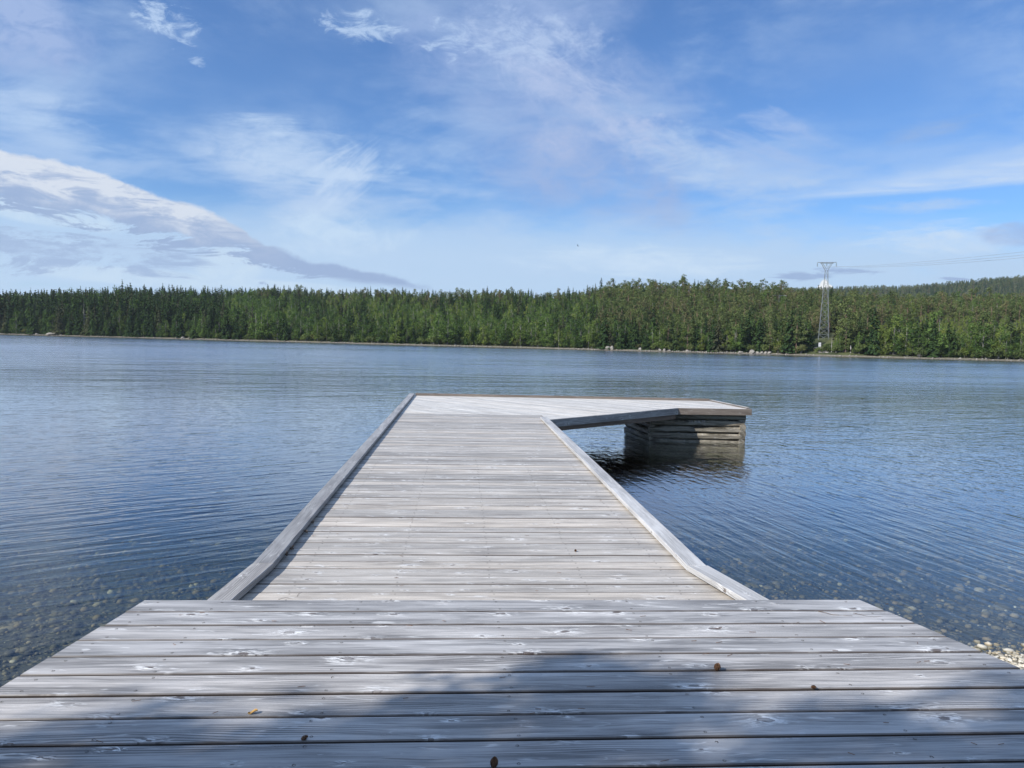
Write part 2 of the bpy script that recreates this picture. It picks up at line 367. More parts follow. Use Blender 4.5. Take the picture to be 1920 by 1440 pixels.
def wood(name, dark, light, knots=1.0, silver=0.5, grain=1.0, var=0.10, tint=0.0, spec=0.45, ring=0.5, rough=0.5, edge=0.0, sheen_col=(0.74, 0.735, 0.72)):
    m_, g, out = mat(name)
    a = g.new('ShaderNodeAttribute', attribute_name='wood').outputs['Vector']
    u, v, i = g.sep(a)
    wn = g.new('ShaderNodeTexWhiteNoise', noise_dimensions='1D'); g.put(wn.inputs['W'], g.mul(i, 3.17)); r1 = wn.outputs['Value']
    r2, r3, _ = g.sep(wn.outputs['Color'])
    iz = g.mul(i, 7.31)
    u = g.add(u, g.mul(r1, 9.0))
    # knots
    kc = g.xyz(g.mul(u, 3.1), g.add(g.mul(v, 6.0), g.mul(i, 37.3)), 0.0)
    kw = g.new('ShaderNodeVectorMath', operation='ADD'); g.put(kw.inputs[0], kc); g.put(kw.inputs[1], g.xyz(g.mul(g.sub(g.noise(g.xyz(g.mul(u, 22.0), g.mul(v, 50.0), iz), 1.0, 2, 0.6), 0.5), 0.16), g.mul(g.sub(g.noise(g.xyz(g.mul(u, 14.0), g.mul(v, 40.0), g.add(iz, 3.0)), 1.0, 2, 0.6), 0.5), 0.10), 0.0)); kc = kw.outputs[0]
    vo = g.new('ShaderNodeTexVoronoi', voronoi_dimensions='2D', feature='F1'); g.put(vo.inputs['Vector'], kc); vo.inputs['Scale'].default_value = 1.0; kd = vo.outputs['Distance']; kr, kg, kb = g.sep(vo.outputs['Color'])
    present = g.ss(kr, 0.25, 0.28)
    ksz = g.lin(g.mul(kg, kg), 0, 1, 0.018, 0.062)
    q = g.m('DIVIDE', kd, ksz)
    near = g.mul(g.ss(q, 1.0, 6.5, 1.0, 0.0), present)
    core = g.mul(g.ss(q, 0.75, 1.05, 1.0, 0.0), present)
    rim = g.mul(g.mul(g.ss(q, 0.8, 1.0), g.ss(q, 1.0, 1.35, 1.0, 0.0)), present)
    # grain lines bend round the knots
    wv = g.noise(g.xyz(g.mul(u, 0.9), g.mul(v, 4.0), iz), 1.0, 2, 0.5)
    warp = g.add(g.mul(wv, 0.10), g.mul(near, g.lin(kb, 0, 1, -0.020, 0.020)))
    vv = g.add(v, warp)
    fine = g.noise(g.xyz(g.mul(u, 5.0), g.mul(vv, 210.0), iz), 1.0, 3, 0.6)
    med = g.noise(g.xyz(g.mul(u, 1.6), g.mul(vv, 46.0), iz), 1.0, 3, 0.55)
    rings = g.m('SINE', g.mul(g.add(vv, g.mul(g.noise(g.xyz(g.mul(u, 1.1), g.mul(v, 9.0), iz), 1.0, 1, 0.4), 0.055)), 520.0))
    rings = g.mul(g.ss(rings, 0.1, 1.0), g.mul(g.ss(g.noise(g.xyz(g.mul(u, 1.2), g.mul(v, 10.0), g.add(iz, 5.0)), 1.0, 2, 0.5), 0.46, 0.62), ring))
    soft = g.noise(g.xyz(g.mul(u, 1.7), g.mul(v, 11.0), iz), 1.0, 4, 0.6, 0.4)
    big = g.noise(g.xyz(g.mul(u, 0.8), g.mul(v, 3.0), g.mul(i, 0.21)), 1.0, 3, 0.6)
    f = g.add(g.add(g.mul(fine, 0.30*grain), g.mul(med, 0.38*grain)), g.mul(soft, 0.50))
    f = g.ss(f, 0.30*grain+0.13, 0.34*grain+0.37)
    f = g.m('MULTIPLY', f, g.inv(rings), clamp=True)
    c = g.mix(f, dark, light)
    bri = g.mul(g.add(1.0-var, g.mul(r1, 2*var)), g.lin(big, 0.3, 0.7, 0.93, 1.07))
    c = g.mix(1.0, c, g.xyz(bri, bri, bri), 'MULTIPLY')
    c = g.mix(g.mul(g.ss(r2, 0.62, 1.0), 0.55), c, g.mix(1.0, c, (1.08, 1.0, 0.90), 'MULTIPLY'))
    c = g.mix(g.mul(rings, 0.62), c, g.mix(1.0, dark, (0.42, 0.40, 0.38), 'MULTIPLY'))
    st_ = g.ss(g.noise(g.xyz(g.mul(u, 0.7), g.mul(v, 26.0), g.add(iz, 4.0)), 1.0, 4, 0.65), 0.56, 0.70)
    c = g.mix(g.mul(st_, 0.38*grain), c, g.mix(1.0, dark, (0.72, 0.70, 0.68), 'MULTIPLY'))
    # sheen of fibres round each knot, painted as pale silver streaks
    sn = g.noise(g.xyz(g.mul(g.add(u, g.mul(v, 2.4)), 20.0), g.mul(v, 60.0), iz), 1.0, 3, 0.65, 1.2)
    halo = g.mul(g.mul(g.mul(g.ss(q, 1.0, 1.3), g.ss(q, 1.0, 7.5, 1.0, 0.0)), present), g.ss(sn, 0.49, 0.58))
    flame = g.mul(g.ss(g.noise(g.xyz(g.mul(g.add(u, g.mul(v, 1.2)), 5.0), g.mul(v, 30.0), g.add(iz, 2.0)), 1.0, 3, 0.6, 1.2), 0.61, 0.71), 0.55)
    sil = g.mulc(g.mx(halo, flame), silver)
    c = g.mix(sil, c, sheen_col)
    c = g.mix(g.mulc(core, g.mul(g.ss(kb, 0.25, 0.6, 0.25, 0.9), knots)), c, (0.11, 0.085, 0.068))
    c = g.mix(g.mulc(rim, 0.75*knots), c, (0.05, 0.028, 0.028))
    # tiny cracks
    ck = g.ss(g.noise(g.xyz(g.mul(u, 2.3), g.mul(vv, 95.0), g.add(iz, 9.0)), 1.0, 2, 0.5), 0.71, 0.75)
    c = g.mix(g.mul(ck, 0.6), c, (0.06, 0.055, 0.055))
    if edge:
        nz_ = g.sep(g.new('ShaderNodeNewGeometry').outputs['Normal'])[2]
        c = g.mix(g.mul(g.ss(nz_, 0.95, 0.60), edge), c, (0.035, 0.022, 0.016))  # sides kept brown, darkened further to paint shade into the gaps
    hgt = g.sub(g.add(g.mul(fine, 0.0006), g.mul(med, 0.0010)), g.add(g.mul(ck, 0.001), g.mul(rim, 0.0010)))
    hgt = g.add(hgt, g.mul(near, 0.0022))
    hgt = g.add(hgt, g.mul(soft, 0.0035))
    nm = g.bump(hgt, 0.9, 1.0)
    ro = g.add(g.mul(g.sub(f, 0.5), -0.08), g.sub(rough, g.mul(sil, 0.10)))
    principled(g, out, c, ro, nm, spec)
    return m_

M = {}
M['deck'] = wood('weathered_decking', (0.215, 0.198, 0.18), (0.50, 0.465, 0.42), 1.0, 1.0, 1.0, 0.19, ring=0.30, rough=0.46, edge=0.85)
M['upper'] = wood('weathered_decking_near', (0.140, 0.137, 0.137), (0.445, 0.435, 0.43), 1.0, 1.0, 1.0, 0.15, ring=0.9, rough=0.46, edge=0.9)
M['pale'] = wood('pale_decking', (0.30, 0.285, 0.265), (0.68, 0.655, 0.61), 0.5, 0.5, 1.0, 0.11, ring=0.1, edge=0.8)  # boards of the end platform, paler than the walkway
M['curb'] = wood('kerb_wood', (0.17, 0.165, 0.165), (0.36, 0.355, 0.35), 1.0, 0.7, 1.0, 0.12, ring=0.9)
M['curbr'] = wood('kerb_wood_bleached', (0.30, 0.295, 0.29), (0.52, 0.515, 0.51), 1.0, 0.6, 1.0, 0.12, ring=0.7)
M['fascia'] = wood('fascia_wood', (0.115, 0.095, 0.08), (0.20, 0.17, 0.145), 0.8, 0.5, 1.0, 0.12, ring=0.4, sheen_col=(0.42, 0.40, 0.37))
M['log'] = wood('old_log', (0.032, 0.027, 0.019), (0.36, 0.325, 0.26), 0.8, 0.6, 1.3, 0.15, ring=0.7, spec=0.2)
M['joist'] = wood('joist_wood', (0.10, 0.065, 0.045), (0.20, 0.14, 0.10), 0.5, 0.1, 1.0, 0.1)

def plain(name, col, rough=0.6, metal=0.0, var=0.0, scale=5.0, spec=0.5):
    m_, g, out = mat(name)
    c = col
    if var:
        p = g.new('ShaderNodeTexCoord').outputs['Object']
        n = g.noise(p, scale, 4, 0.6)
        c = g.mix(g.ss(n, 0.3, 0.7), tuple(x*(1-var) for x in col), tuple(min(1, x*(1+var)) for x in col))
    principled(g, out, c, rough, None, spec, metal); return m_
M['screw'] = plain('screw_steel', (0.07, 0.065, 0.06), 0.5, 0.5)
M['steel'] = plain('galvanised_steel', (0.17, 0.19, 0.20), 0.55, 0.2, 0.15)
M['wire'] = plain('conductor', (0.30, 0.33, 0.36), 0.6)
M['insul'] = plain('insulator_glass', (0.22, 0.25, 0.24), 0.3)
M['white'] = plain('sign_white', (0.74, 0.73, 0.74), 0.5, 0, 0.05)
M['ink'] = plain('sign_marks', (0.30, 0.30, 0.38), 0.6)
M['post'] = plain('grey_post', (0.30, 0.27, 0.22), 0.8, 0, 0.2)
M['conebrown'] = plain('cone_scales', (0.17, 0.085, 0.04), 0.7, 0, 0.4, 90)
M['leafbrown'] = plain('dry_leaf', (0.42, 0.24, 0.06), 0.6, 0, 0.3, 60)
M['twig'] = plain('dry_twig', (0.12, 0.085, 0.06), 0.8, 0, 0.3, 60)
M['bird'] = plain('dark_feathers', (0.03, 0.03, 0.035), 0.8)
M['bark_grey'] = plain('bark_pale', (0.22, 0.21, 0.19), 0.85, 0, 0.5, 3)
M['bark_red'] = plain('bark_pine', (0.16, 0.105, 0.075), 0.85, 0, 0.35, 3)
M['bark_dark'] = plain('bark_spruce', (0.11, 0.085, 0.065), 0.9, 0, 0.3, 3)
M['deadwood'] = plain('dead_wood', (0.36, 0.34, 0.32), 0.85, 0, 0.25, 3)

def foliage(name, a, b, c_=None, trans=0.25):
    m_, g, out = mat(name)
    oi = g.new('ShaderNodeObjectInfo').outputs['Random']
    cl = g.new('ShaderNodeAttribute', attribute_name='clump').outputs['Fac']
    f = g.add(g.mul(oi, 0.70), g.mul(g.ss(cl, 0.1, 0.9), 0.45))
    col = g.mix(f, a, b)
    if c_ is not None: col = g.mix(g.ss(g.m('FRACT', g.mul(oi, 7.7)), 0.78, 0.95, 0.0, 0.65), col, c_)
    d = g.new('ShaderNodeBsdfDiffuse'); g.put(d.inputs[0], col)
    t = g.new('ShaderNodeBsdfTranslucent'); g.put(t.inputs[0], g.mix(1.0, col, (1.0, 1.15, 0.6), 'MULTIPLY'))
    mx = g.new('ShaderNodeMixShader'); mx.inputs[0].default_value = trans
    g.t.links.new(d.outputs[0], mx.inputs[1]); g.t.links.new(t.outputs[0], mx.inputs[2])
    g.t.links.new(mx.outputs[0], out.inputs[0]); return m_
M['spruce'] = foliage('spruce_needles', (0.020, 0.040, 0.017), (0.050, 0.086, 0.028), (0.084, 0.080, 0.050), 0.10)
M['pine'] = foliage('pine_needles', (0.052, 0.078, 0.030), (0.124, 0.152, 0.054), (0.160, 0.135, 0.075), 0.12)
M['birch'] = foliage('birch_leaves', (0.040, 0.078, 0.024), (0.120, 0.185, 0.048), (0.200, 0.240, 0.055), 0.25)
M['young'] = foliage('young_birch_leaves', (0.075, 0.115, 0.030), (0.185, 0.235, 0.055), (0.24, 0.26, 0.06), 0.25)
M['shrub'] = foliage('shrub_leaves', (0.060, 0.090, 0.034), (0.160, 0.200, 0.068), (0.19, 0.175, 0.080), 0.32)

# ------------------------------------------------------------------ the land
SHORE = [hit(p, 627+51*p/1920.0, 0.0) for p in range(-300, 2401, 60)]
sx_ = np.array([p[0] for p in SHORE]); sy_ = np.array([p[1] for p in SHORE])
o_ = np.argsort(sx_); sx_ = sx_[o_]; sy_ = sy_[o_]
def yshore(x): return np.interp(x, sx_, sy_) + 1.3*np.sin(np.asarray(x)*0.13) + 0.7*np.sin(np.asarray(x)*0.41+1)

SKY_PX = [(-100, 572), (0, 572), (60, 566), (133, 552), (170, 550), (300, 548), (430, 548), (500, 544), (570, 541), (640, 546), (700, 543), (853, 549), (940, 544), (1010, 547),
          (1073, 543), (1157, 531), (1200, 530), (1273, 529), (1313, 531), (1363, 532), (1413, 539), (1500, 545), (1560, 549), (1640, 553), (1813, 552), (1920, 548), (2100, 545)]
RIDGE = 105.0
def ridge_h(x):
    """height of ground at the ridge, RIDGE metres behind the shore, so that 9 m trees reach the skyline"""
    x = np.asarray(x, float); D = yshore(x)+RIDGE
    uu = x/D
    us = np.array([uv(*p)[0] for p in SKY_PX]); vs = np.array([uv(*p)[1] for p in SKY_PX])
    th = np.interp(uu, [-0.60, -0.42, -0.20, 0.05, 0.25, 0.6], [11.0, 11.0, 6.0, 5.6, 6.6, 6.6])
    return np.maximum(np.interp(uu, us, vs)*D + HC - th, 0.5)
HILL = [(1300, 560), (1400, 548), (1480, 541), (1580, 538), (1680, 536), (1750, 532), (1800, 527), (1847, 522), (1920, 518), (2100, 500), (2500, 480)]
HD = 820.0
XP_ = float(at(1549, 634, 158.0).x)
def sstep(t): t = np.clip(t, 0, 1); return t*t*(3-2*t)
def ground(x, y):
    x = np.asarray(x, float); y = np.asarray(y, float)
    # near shore: land behind y = 5.1, bed beyond
    ny = y-(5.12+0.10*np.sin(x*0.9+1.0)+0.05*np.sin(x*2.3)+np.where(x > 3, (x-3)*0.10, 0)-0.75*sstep((0.5-x)/2.5))
    near = np.where(ny < 0, np.minimum(-ny*0.17, 0.86+(-ny)*0.004), -ny*0.105)
    near = np.where(ny > 6, -0.63-(ny-6)*0.17, near)
    near = np.maximum(near, -5.0)
    near = near+0.010*np.sin(x*5.1+y*3.3)*np.sin(y*4.7-x*2.2)
    s = y-yshore(x)
    far = np.where(s < 0, np.maximum(s*0.10, -5.0), np.minimum(s*0.16, 0.35))
    rh = ridge_h(x)
    far = far+np.where(s > 2.0, rh*sstep((s-2.0)/(RIDGE-2.0))**0.85, 0)*np.where(s > RIDGE, 1-0.35*sstep((s-RIDGE)/150), 1)
    far = far+np.where(s > 4, 0.35*np.sin(x*0.21)*np.sin(s*0.17+x*0.05), 0)
    far = far+np.where(s > 1.5, 2.3*np.exp(-((x-XP_)/5.5)**2-((y-157.0)/9.0)**2), 0)
    us = np.array([uv(*p)[0] for p in HILL]); vs = np.array([uv(*p)[1] for p in HILL])
    hh = np.interp(x/np.maximum(y, 1), us, vs)*HD+HC-8.0
    hh = np.where(x/np.maximum(y, 1) < us[0], hh*sstep((x/np.maximum(y, 1)-us[0]+0.2)/0.2), hh)
    far = far+np.where(y > 420, np.maximum(hh-10, 0)*sstep((y-420)/(HD-420)), 0)
    far = np.where(y > HD, far+(y-HD)*0.02, far)
    w = sstep((y-60)/40)
    return near*(1-w)+far*w
gx = np.concatenate([np.linspace(-1500, -420, 12), np.linspace(-400, -40, 91), np.linspace(-38, -9, 30), np.linspace(-8.8, 8.8, 150), np.linspace(9.2, 38, 30), np.linspace(40, 300, 66), np.linspace(310, 900, 60), np.linspace(930, 1500, 8)])
gy = np.concatenate([np.linspace(-300, -12, 12), np.linspace(-10, 14, 200), np.linspace(14.3, 60, 40), np.linspace(63, 120, 15), np.linspace(121.5, 300, 120), np.linspace(303, 460, 50), np.linspace(465, 1000, 80), np.linspace(1030, 1500, 8)])
GX, GY = np.meshgrid(gx, gy); GZ = ground(GX, GY)
nX, nY = len(gx), len(gy); ii = np.arange(nX*nY).reshape(nY, nX)
gf = np.stack([ii[:-1, :-1], ii[:-1, 1:], ii[1:, 1:], ii[1:, :-1]], -1).reshape(-1, 4)
def ground_mat():
    m_, g, out = mat('shore_and_lake_bed')
    geo = g.new('ShaderNodeNewGeometry').outputs['Position']; x, y, z = g.sep(geo)
    vo = g.voro(geo, 17.0); r, gg, b = g.sep(vo.outputs['Color']); e = vo.outputs['Distance']
    stone = g.ramp(r, [(0.0, (0.026, 0.026, 0.017)), (0.35, (0.052, 0.049, 0.030)), (0.7, (0.080, 0.072, 0.044)), (1.0, (0.125, 0.105, 0.07))])
    vo2 = g.voro(geo, 5.5); r2, _, _ = g.sep(vo2.outputs['Color'])
    stone2 = g.ramp(r2, [(0.0, (0.024, 0.025, 0.014)), (0.6, (0.060, 0.056, 0.032)), (1.0, (0.11, 0.095, 0.06))])
    stone = g.mix(g.ss(g.noise(geo, 1.2, 3, 0.6), 0.5, 0.62), stone, stone2)
    stone = g.mix(g.ss(e, 0.30, 0.60, 0.0, 0.75), stone, (0.03, 0.03, 0.022))
    algae = g.mix(g.ss(g.noise(geo, 0.5, 3, 0.6), 0.4, 0.65, 0.25, 0.7), stone, (0.055, 0.066, 0.028))
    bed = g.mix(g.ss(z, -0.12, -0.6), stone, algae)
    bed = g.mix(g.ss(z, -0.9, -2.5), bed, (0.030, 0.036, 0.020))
    sand = g.mix(g.ss(g.noise(geo, 3.0, 4, 0.6), 0.35, 0.65), (0.12, 0.11, 0.08), (0.22, 0.20, 0.155))
    nearland = g.mix(g.ss(g.noise(geo, 2.0, 4, 0.6), 0.4, 0.6), stone, (0.20, 0.17, 0.12))
    under = g.mix(g.ss(g.noise(geo, 0.25, 5, 0.6), 0.35, 0.65), (0.035, 0.045, 0.018), (0.085, 0.095, 0.035))
    far = g.mix(g.ss(z, 0.22, 0.40), g.mix(g.ss(z, 0.0, 0.10), (0.05, 0.045, 0.035), sand), under)
    c = g.mix(g.ss(y, 60, 90), g.mix(g.ss(z, -0.02, 0.03), bed, nearland), far)
    nm = g.bump(g.mul(g.ss(e, 0.0, 0.6, 1.0, 0.0), 0.02), 1.0, 1.0)
    principled(g, out, c, 0.85, nm, 0.25); return m_
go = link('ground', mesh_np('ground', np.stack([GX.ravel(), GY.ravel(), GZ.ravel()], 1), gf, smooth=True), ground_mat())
tag(go, 'stony near shore, shallow lake bed and wooded land on the far side', kind='structure')

# ------------------------------------------------------------------ the lake
def water_mat():
    m_, g, out = mat('lake_water')
    geo = g.new('ShaderNodeNewGeometry').outputs['Position']; x, y, z = g.sep(geo)
    def waves(ang, lx, ly, seed, detail=2, rough=0.5, dist=0.0):    # ang = direction of the crests from +Y, towards +X
        c, s_ = math.cos(ang), math.sin(ang)
        al = g.add(g.mul(x, s_), g.mul(y, c)); ac = g.sub(g.mul(x, c), g.mul(y, s_))
        return g.sub(g.noise(g.xyz(g.m('DIVIDE', al, lx), g.m('DIVIDE', ac, ly), seed), 1.0, detail, rough, dist), 0.5)
    R = math.radians
    wl = g.ss(x, 0.5, -3.0); wr = g.ss(x, 0.0, 3.5)
    nearw = g.ss(y, 26.0, 10.0)
    shal = g.ss(y, 5.0, 9.5, 0.30, 1.0)
    left = g.add(g.mul(waves(R(57), 1.1, 0.17, 1.0, 2, 0.5, 0.35), 0.012), g.mul(waves(R(78), 0.6, 0.13, 2.0), 0.003))
    right = g.add(g.mul(waves(R(-9), 1.1, 0.13, 3.0, 2, 0.5, 0.35), 0.011), g.mul(waves(R(-24), 1.0, 0.11, 4.0), 0.004))
    openw = g.add(g.mul(waves(R(80), 0.75, 0.34, 5.0, 3, 0.6, 0.4), 0.020), g.mul(waves(R(-62), 0.5, 0.22, 6.0, 2), 0.010))
    openw = g.add(openw, g.mul(waves(R(70), 6.0, 1.6, 7.0, 2), 0.03))
    far_ = g.mul(g.add(g.mul(waves(R(84), 7.0, 2.2, 11.0, 3, 0.6, 0.6), 0.20), g.mul(waves(R(70), 16.0, 5.0, 12.0, 2), 0.25)), g.ss(y, 22.0, 70.0))
    h = g.mul(g.add(g.mul(left, wl), g.mul(right, wr)), g.mul(shal, g.add(0.35, g.mul(nearw, 0.65))))
    calm = g.ss(g.noise(g.xyz(g.m('DIVIDE', x, 60.0), g.m('DIVIDE', y, 26.0), 8.0), 1.0, 3, 0.55), 0.38, 0.62, 0.45, 1.15)
    h = g.add(h, g.mul(g.mul(openw, g.ss(g.add(y, g.mul(x, 0.8)), 4.0, 42.0, 0.22, 1.15)), calm)); h = g.add(h, far_)
    nm = g.bump(h, 1.0, 1.0)
    fr = g.new('ShaderNodeFresnel'); fr.inputs['IOR'].default_value = 1.35; bf_ = g.new('ShaderNodeNewGeometry').outputs['Backfacing']; g.put(fr.inputs['Normal'], nm)
    gl = g.new('ShaderNodeBsdfGlossy'); gl.inputs['Color'].default_value = (0.97, 0.98, 1.0, 1)
    g.put(gl.inputs['Roughness'], g.add(g.ss(y, 14.0, 60.0, 0.03, 0.13), g.mul(g.ss(y, 20.0, 60.0), g.mul(calm, 0.05)))); g.put(gl.inputs['Normal'], nm)
    tr = g.new('ShaderNodeBsdfTransparent'); tr.inputs[0].default_value = (0.94, 0.98, 0.97, 1)
    mx = g.new('ShaderNodeMixShader'); fo = fr.outputs[0]; g.put(mx.inputs[0], g.add(fo, g.mul(g.mul(fo, g.inv(fo)), g.ss(fo, 0.10, 0.34, 0.0, 0.95)))); fac_ = mx.inputs[0].links[0].from_socket; g.put(mx.inputs[0], g.mul(fac_, g.inv(bf_)))
    g.t.links.new(tr.outputs[0], mx.inputs[1]); g.t.links.new(gl.outputs[0], mx.inputs[2]); g.t.links.new(mx.outputs[0], out.inputs[0])
    va = g.new('ShaderNodeVolumeAbsorption'); va.inputs['Color'].default_value = (0.64, 0.66, 0.50, 1); va.inputs['Density'].default_value = 1.15
    g.t.links.new(va.outputs[0], out.inputs['Volume'])
    return m_
x0, x1, y0, y1, zb = -1490, 1490, 0.5, 420, -9.0
wv_ = [(x0, y0, 0), (x1, y0, 0), (x1, y1, 0), (x0, y1, 0), (x0, y0, zb), (x1, y0, zb), (x1, y1, zb), (x0, y1, zb)]
wf_ = [(0, 1, 2, 3), (7, 6, 5, 4), (0, 4, 5, 1), (1, 5, 6, 2), (2, 6, 7, 3), (3, 7, 4, 0)]
wme = bpy.data.meshes.new('lake_water'); wme.from_pydata(wv_, [], wf_); wme.update()
tag(link('lake_water', wme, water_mat()), 'rippled blue lake water, clear over the stones near the shore', kind='structure')

# ------------------------------------------------------------------ stones
def ico():
    t = (1+5**.5)/2
    v = np.array([(-1, t, 0), (1, t, 0), (-1, -t, 0), (1, -t, 0), (0, -1, t), (0, 1, t), (0, -1, -t), (0, 1, -t), (t, 0, -1), (t, 0, 1), (-t, 0, -1), (-t, 0, 1)], float)
    v /= np.linalg.norm(v[0])
    f = [(0, 11, 5), (0, 5, 1), (0, 1, 7), (0, 7, 10), (0, 10, 11), (1, 5, 9), (5, 11, 4), (11, 10, 2), (10, 7, 6), (7, 1, 8), (3, 9, 4), (3, 4, 2), (3, 2, 6), (3, 6, 8), (3, 8, 9), (4, 9, 5), (2, 4, 11), (6, 2, 10), (8, 6, 7), (9, 8, 1)]
    def sub(v, f):
        v = list(map(tuple, v)); c = {}; nf = []
        def mid(a, b):
            k = (min(a, b), max(a, b))
            if k not in c:
                p = np.array(v[a])+np.array(v[b]); p /= np.linalg.norm(p); c[k] = len(v); v.append(tuple(p))
            return c[k]
        for a, b, d in f:
            x, y, z = mid(a, b), mid(b, d), mid(d, a); nf += [(a, x, z), (b, y, x), (d, z, y), (x, y, z)]
        return np.array(v), nf
    r1 = sub(v, f); r2 = sub(*r1)
    return (v, np.array(f)), (r1[0], np.array(r1[1])), (r2[0], np.array(r2[1]))
ICO = ico()
def stone_mat():
    m_, g, out = mat('pebbles')
    cl = g.new('ShaderNodeAttribute', attribute_name='clump').outputs['Fac']
    z = g.sep(g.new('ShaderNodeNewGeometry').outputs['Position'])[2]
    dry = g.ramp(cl, [(0.0, (0.22, 0.20, 0.17)), (0.35, (0.40, 0.37, 0.30)), (0.6, (0.52, 0.50, 0.45)), (0.8, (0.50, 0.42, 0.30)), (1.0, (0.68, 0.65, 0.58))])
    wet = g.ramp(cl, [(0.0, (0.026, 0.024, 0.015)), (0.4, (0.062, 0.054, 0.030)), (0.75, (0.115, 0.094, 0.048)), (0.93, (0.17, 0.125, 0.065)), (0.975, (0.24, 0.21, 0.15)), (1.0, (0.34, 0.31, 0.24))])
    n = g.noise(g.new('ShaderNodeNewGeometry').outputs['Position'], 60.0, 3, 0.6)
    c = g.mix(g.ss(z, -0.005, 0.02), wet, dry); c = g.mix(0.5, c, g.mix(1.0, c, g.xyz(g.lin(n, 0.3, 0.7, 0.7, 1.25), g.lin(n, 0.3, 0.7, 0.7, 1.25), g.lin(n, 0.3, 0.7, 0.7, 1.2)), 'MULTIPLY'))
    principled(g, out, c, 0.7, None, 0.3); return m_
M['stone'] = stone_mat()
def stones(name, xs, ys, rad, rg, lvl=1, sink=0.35, flat=0.55):
    bv, bf = ICO[lvl]; n = len(xs); k = len(bv)
    q = bv[None]*(1+0.16*rg.standard_normal((n, k, 1))*(0.5 if lvl == 1 else 0.4))
    sc_ = np.stack([rad*rg.uniform(0.8, 1.35, n), rad*rg.uniform(0.7, 1.1, n), rad*flat*rg.uniform(0.7, 1.2, n)], -1)
    q = q*sc_[:, None]
    a = rg.uniform(0, 6.283, n); c, s_ = np.cos(a)[:, None], np.sin(a)[:, None]
    X = q[..., 0]*c-q[..., 1]*s_; Y = q[..., 0]*s_+q[..., 1]*c
    z = ground(xs, ys)+sc_[:, 2]*(1-2*sink)
    v = np.stack([X+xs[:, None], Y+ys[:, None], q[..., 2]+z[:, None]], -1).reshape(-1, 3)
    f = (bf[None]+np.arange(n)[:, None, None]*k).reshape(-1, 3)
    return mesh_np(name, v, f, {'clump': np.repeat(rg.random(n), k)}, smooth=True)
rg = rng(5)
# dry pebbles on the beach each side of the deck
n = 15000; xs = rg.uniform(2.2, 5.6, n); ys = rg.uniform(3.0, 5.9, n)
ok = ground(xs, ys) > -0.03; xs, ys = xs[ok], ys[ok]
n2 = 2500; xb = rg.uniform(-7, -1.5, n2); yb = rg.uniform(2.0, 5.4, n2)
ok = ground(xb, yb) > -0.03; xb, yb = xb[ok], yb[ok]
xa = np.concatenate([xs, xb]); ya = np.concatenate([ys, yb])
tag(link('beach_pebbles', stones('beach_pebbles', xa, ya, 0.006+0.014*rg.random(len(xa))**2.2, rg), M['stone']), 'pale rounded pebbles on the beach beside the deck', kind='stuff')
n = 22000; ys = 4.4+6.6*rg.random(n)**1.6; xs = rg.uniform(-1, 1, n)*(3.0+ys*0.72)
ok = (ground(xs, ys) < 0.0); xs, ys = xs[ok], ys[ok]
rr = 0.008+0.034*rg.random(len(xs))**3.5
rr *= np.interp(ys, [5, 9, 12], [1.0, 1.3, 1.6])
tag(link('underwater_stones', stones('underwater_stones', xs, ys, rr, rg, 0, 0.3, 0.6), M['stone']), 'submerged stones seen through the clear shallows', kind='stuff')
n = 60; ys = rg.uniform(6.0, 11.0, n); xs = rg.uniform(-1, 1, n)*(2.5+ys*0.7)
tag(link('underwater_cobbles', stones('underwater_cobbles', xs, ys, rg.uniform(0.04, 0.10, n), rg, 1, 0.5, 0.35), M['stone']), 'larger algae covered cobbles on the lake bed', kind='stuff')

# ------------------------------------------------------------------ decks
def clip_half(poly, p, n):
    """keep side where (q-p).n <= 0"""
    out = []
    for i in range(len(poly)):
        a, b = poly[i], poly[(i+1) % len(poly)]
        da = (a[0]-p[0])*n[0]+(a[1]-p[1])*n[1]; db = (b[0]-p[0])*n[0]+(b[1]-p[1])*n[1]
        if da <= 0: out.append(a)
        if (da < 0 < db) or (db < 0 < da):
            t = da/(da-db); out.append((a[0]+(b[0]-a[0])*t, a[1]+(b[1]-a[1])*t))
    return out
PIER_G = None
rg = rng(11)
# --- upper landing deck
up = empty('landing_deck', (0.3, 1.0, 0.0)); tag(up, 'raised weathered timber landing deck in the foreground, one step above the pier', 'deck')
def local(o, par):            # parent keeping coordinates given in world space
    o.parent = par; o.matrix_parent_inverse = Matrix.Translation(par.location).inverted(); return o
ULx = lambda y: -1.352+(y-3.34)*0.141
URx = lambda y: 1.845-(y-3.38)*0.292
b = MB(); y = 3.362; k = 0; scr = []
while y > -1.6:
    ya, yb = y, y-0.1385+rg.uniform(-.001, .001); dl, dr = rg.uniform(-.006, .006, 2)
    sk = rg.uniform(-.0012, .0012)
    pts = [(ULx(yb)+dl, yb), (URx(yb)+dr, yb), (URx(ya)+dr, ya+sk), (ULx(ya)+dl, ya-sk)]
    z1 = ZU+rg.uniform(-.0015, .0015)
    b.poly_prism(pts, z1-0.028, z1, (1, 0), 1.0+k, 0.0035)
    for jx in (-1.02, -0.42, 0.18, 0.76, 1.36):
        for fy in (0.024, 0.118): scr.append((jx+rg.uniform(-.012, .012)+0.0, ya-fy+rg.uniform(-.006, .006), z1))
    for ex in (ULx(y)+0.07, URx(y)-0.08):
        for fy in (0.03, 0.112): scr.append((ex, ya-fy, z1))
    y -= 0.1500+rg.uniform(-.0012, .0012); k += 1
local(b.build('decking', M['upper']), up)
b = MB()
for jx in (-1.02, -0.42, 0.18, 0.76, 1.36): b.beam((jx, -1.6, ZU-0.028-0.075), (jx, 3.30, ZU-0.028-0.075), 0.048, 0.148, jx)
b.beam((-1.30, 3.325, ZU-0.028-0.085), (1.80, 3.325, ZU-0.028-0.085), 0.045, 0.165, 60)
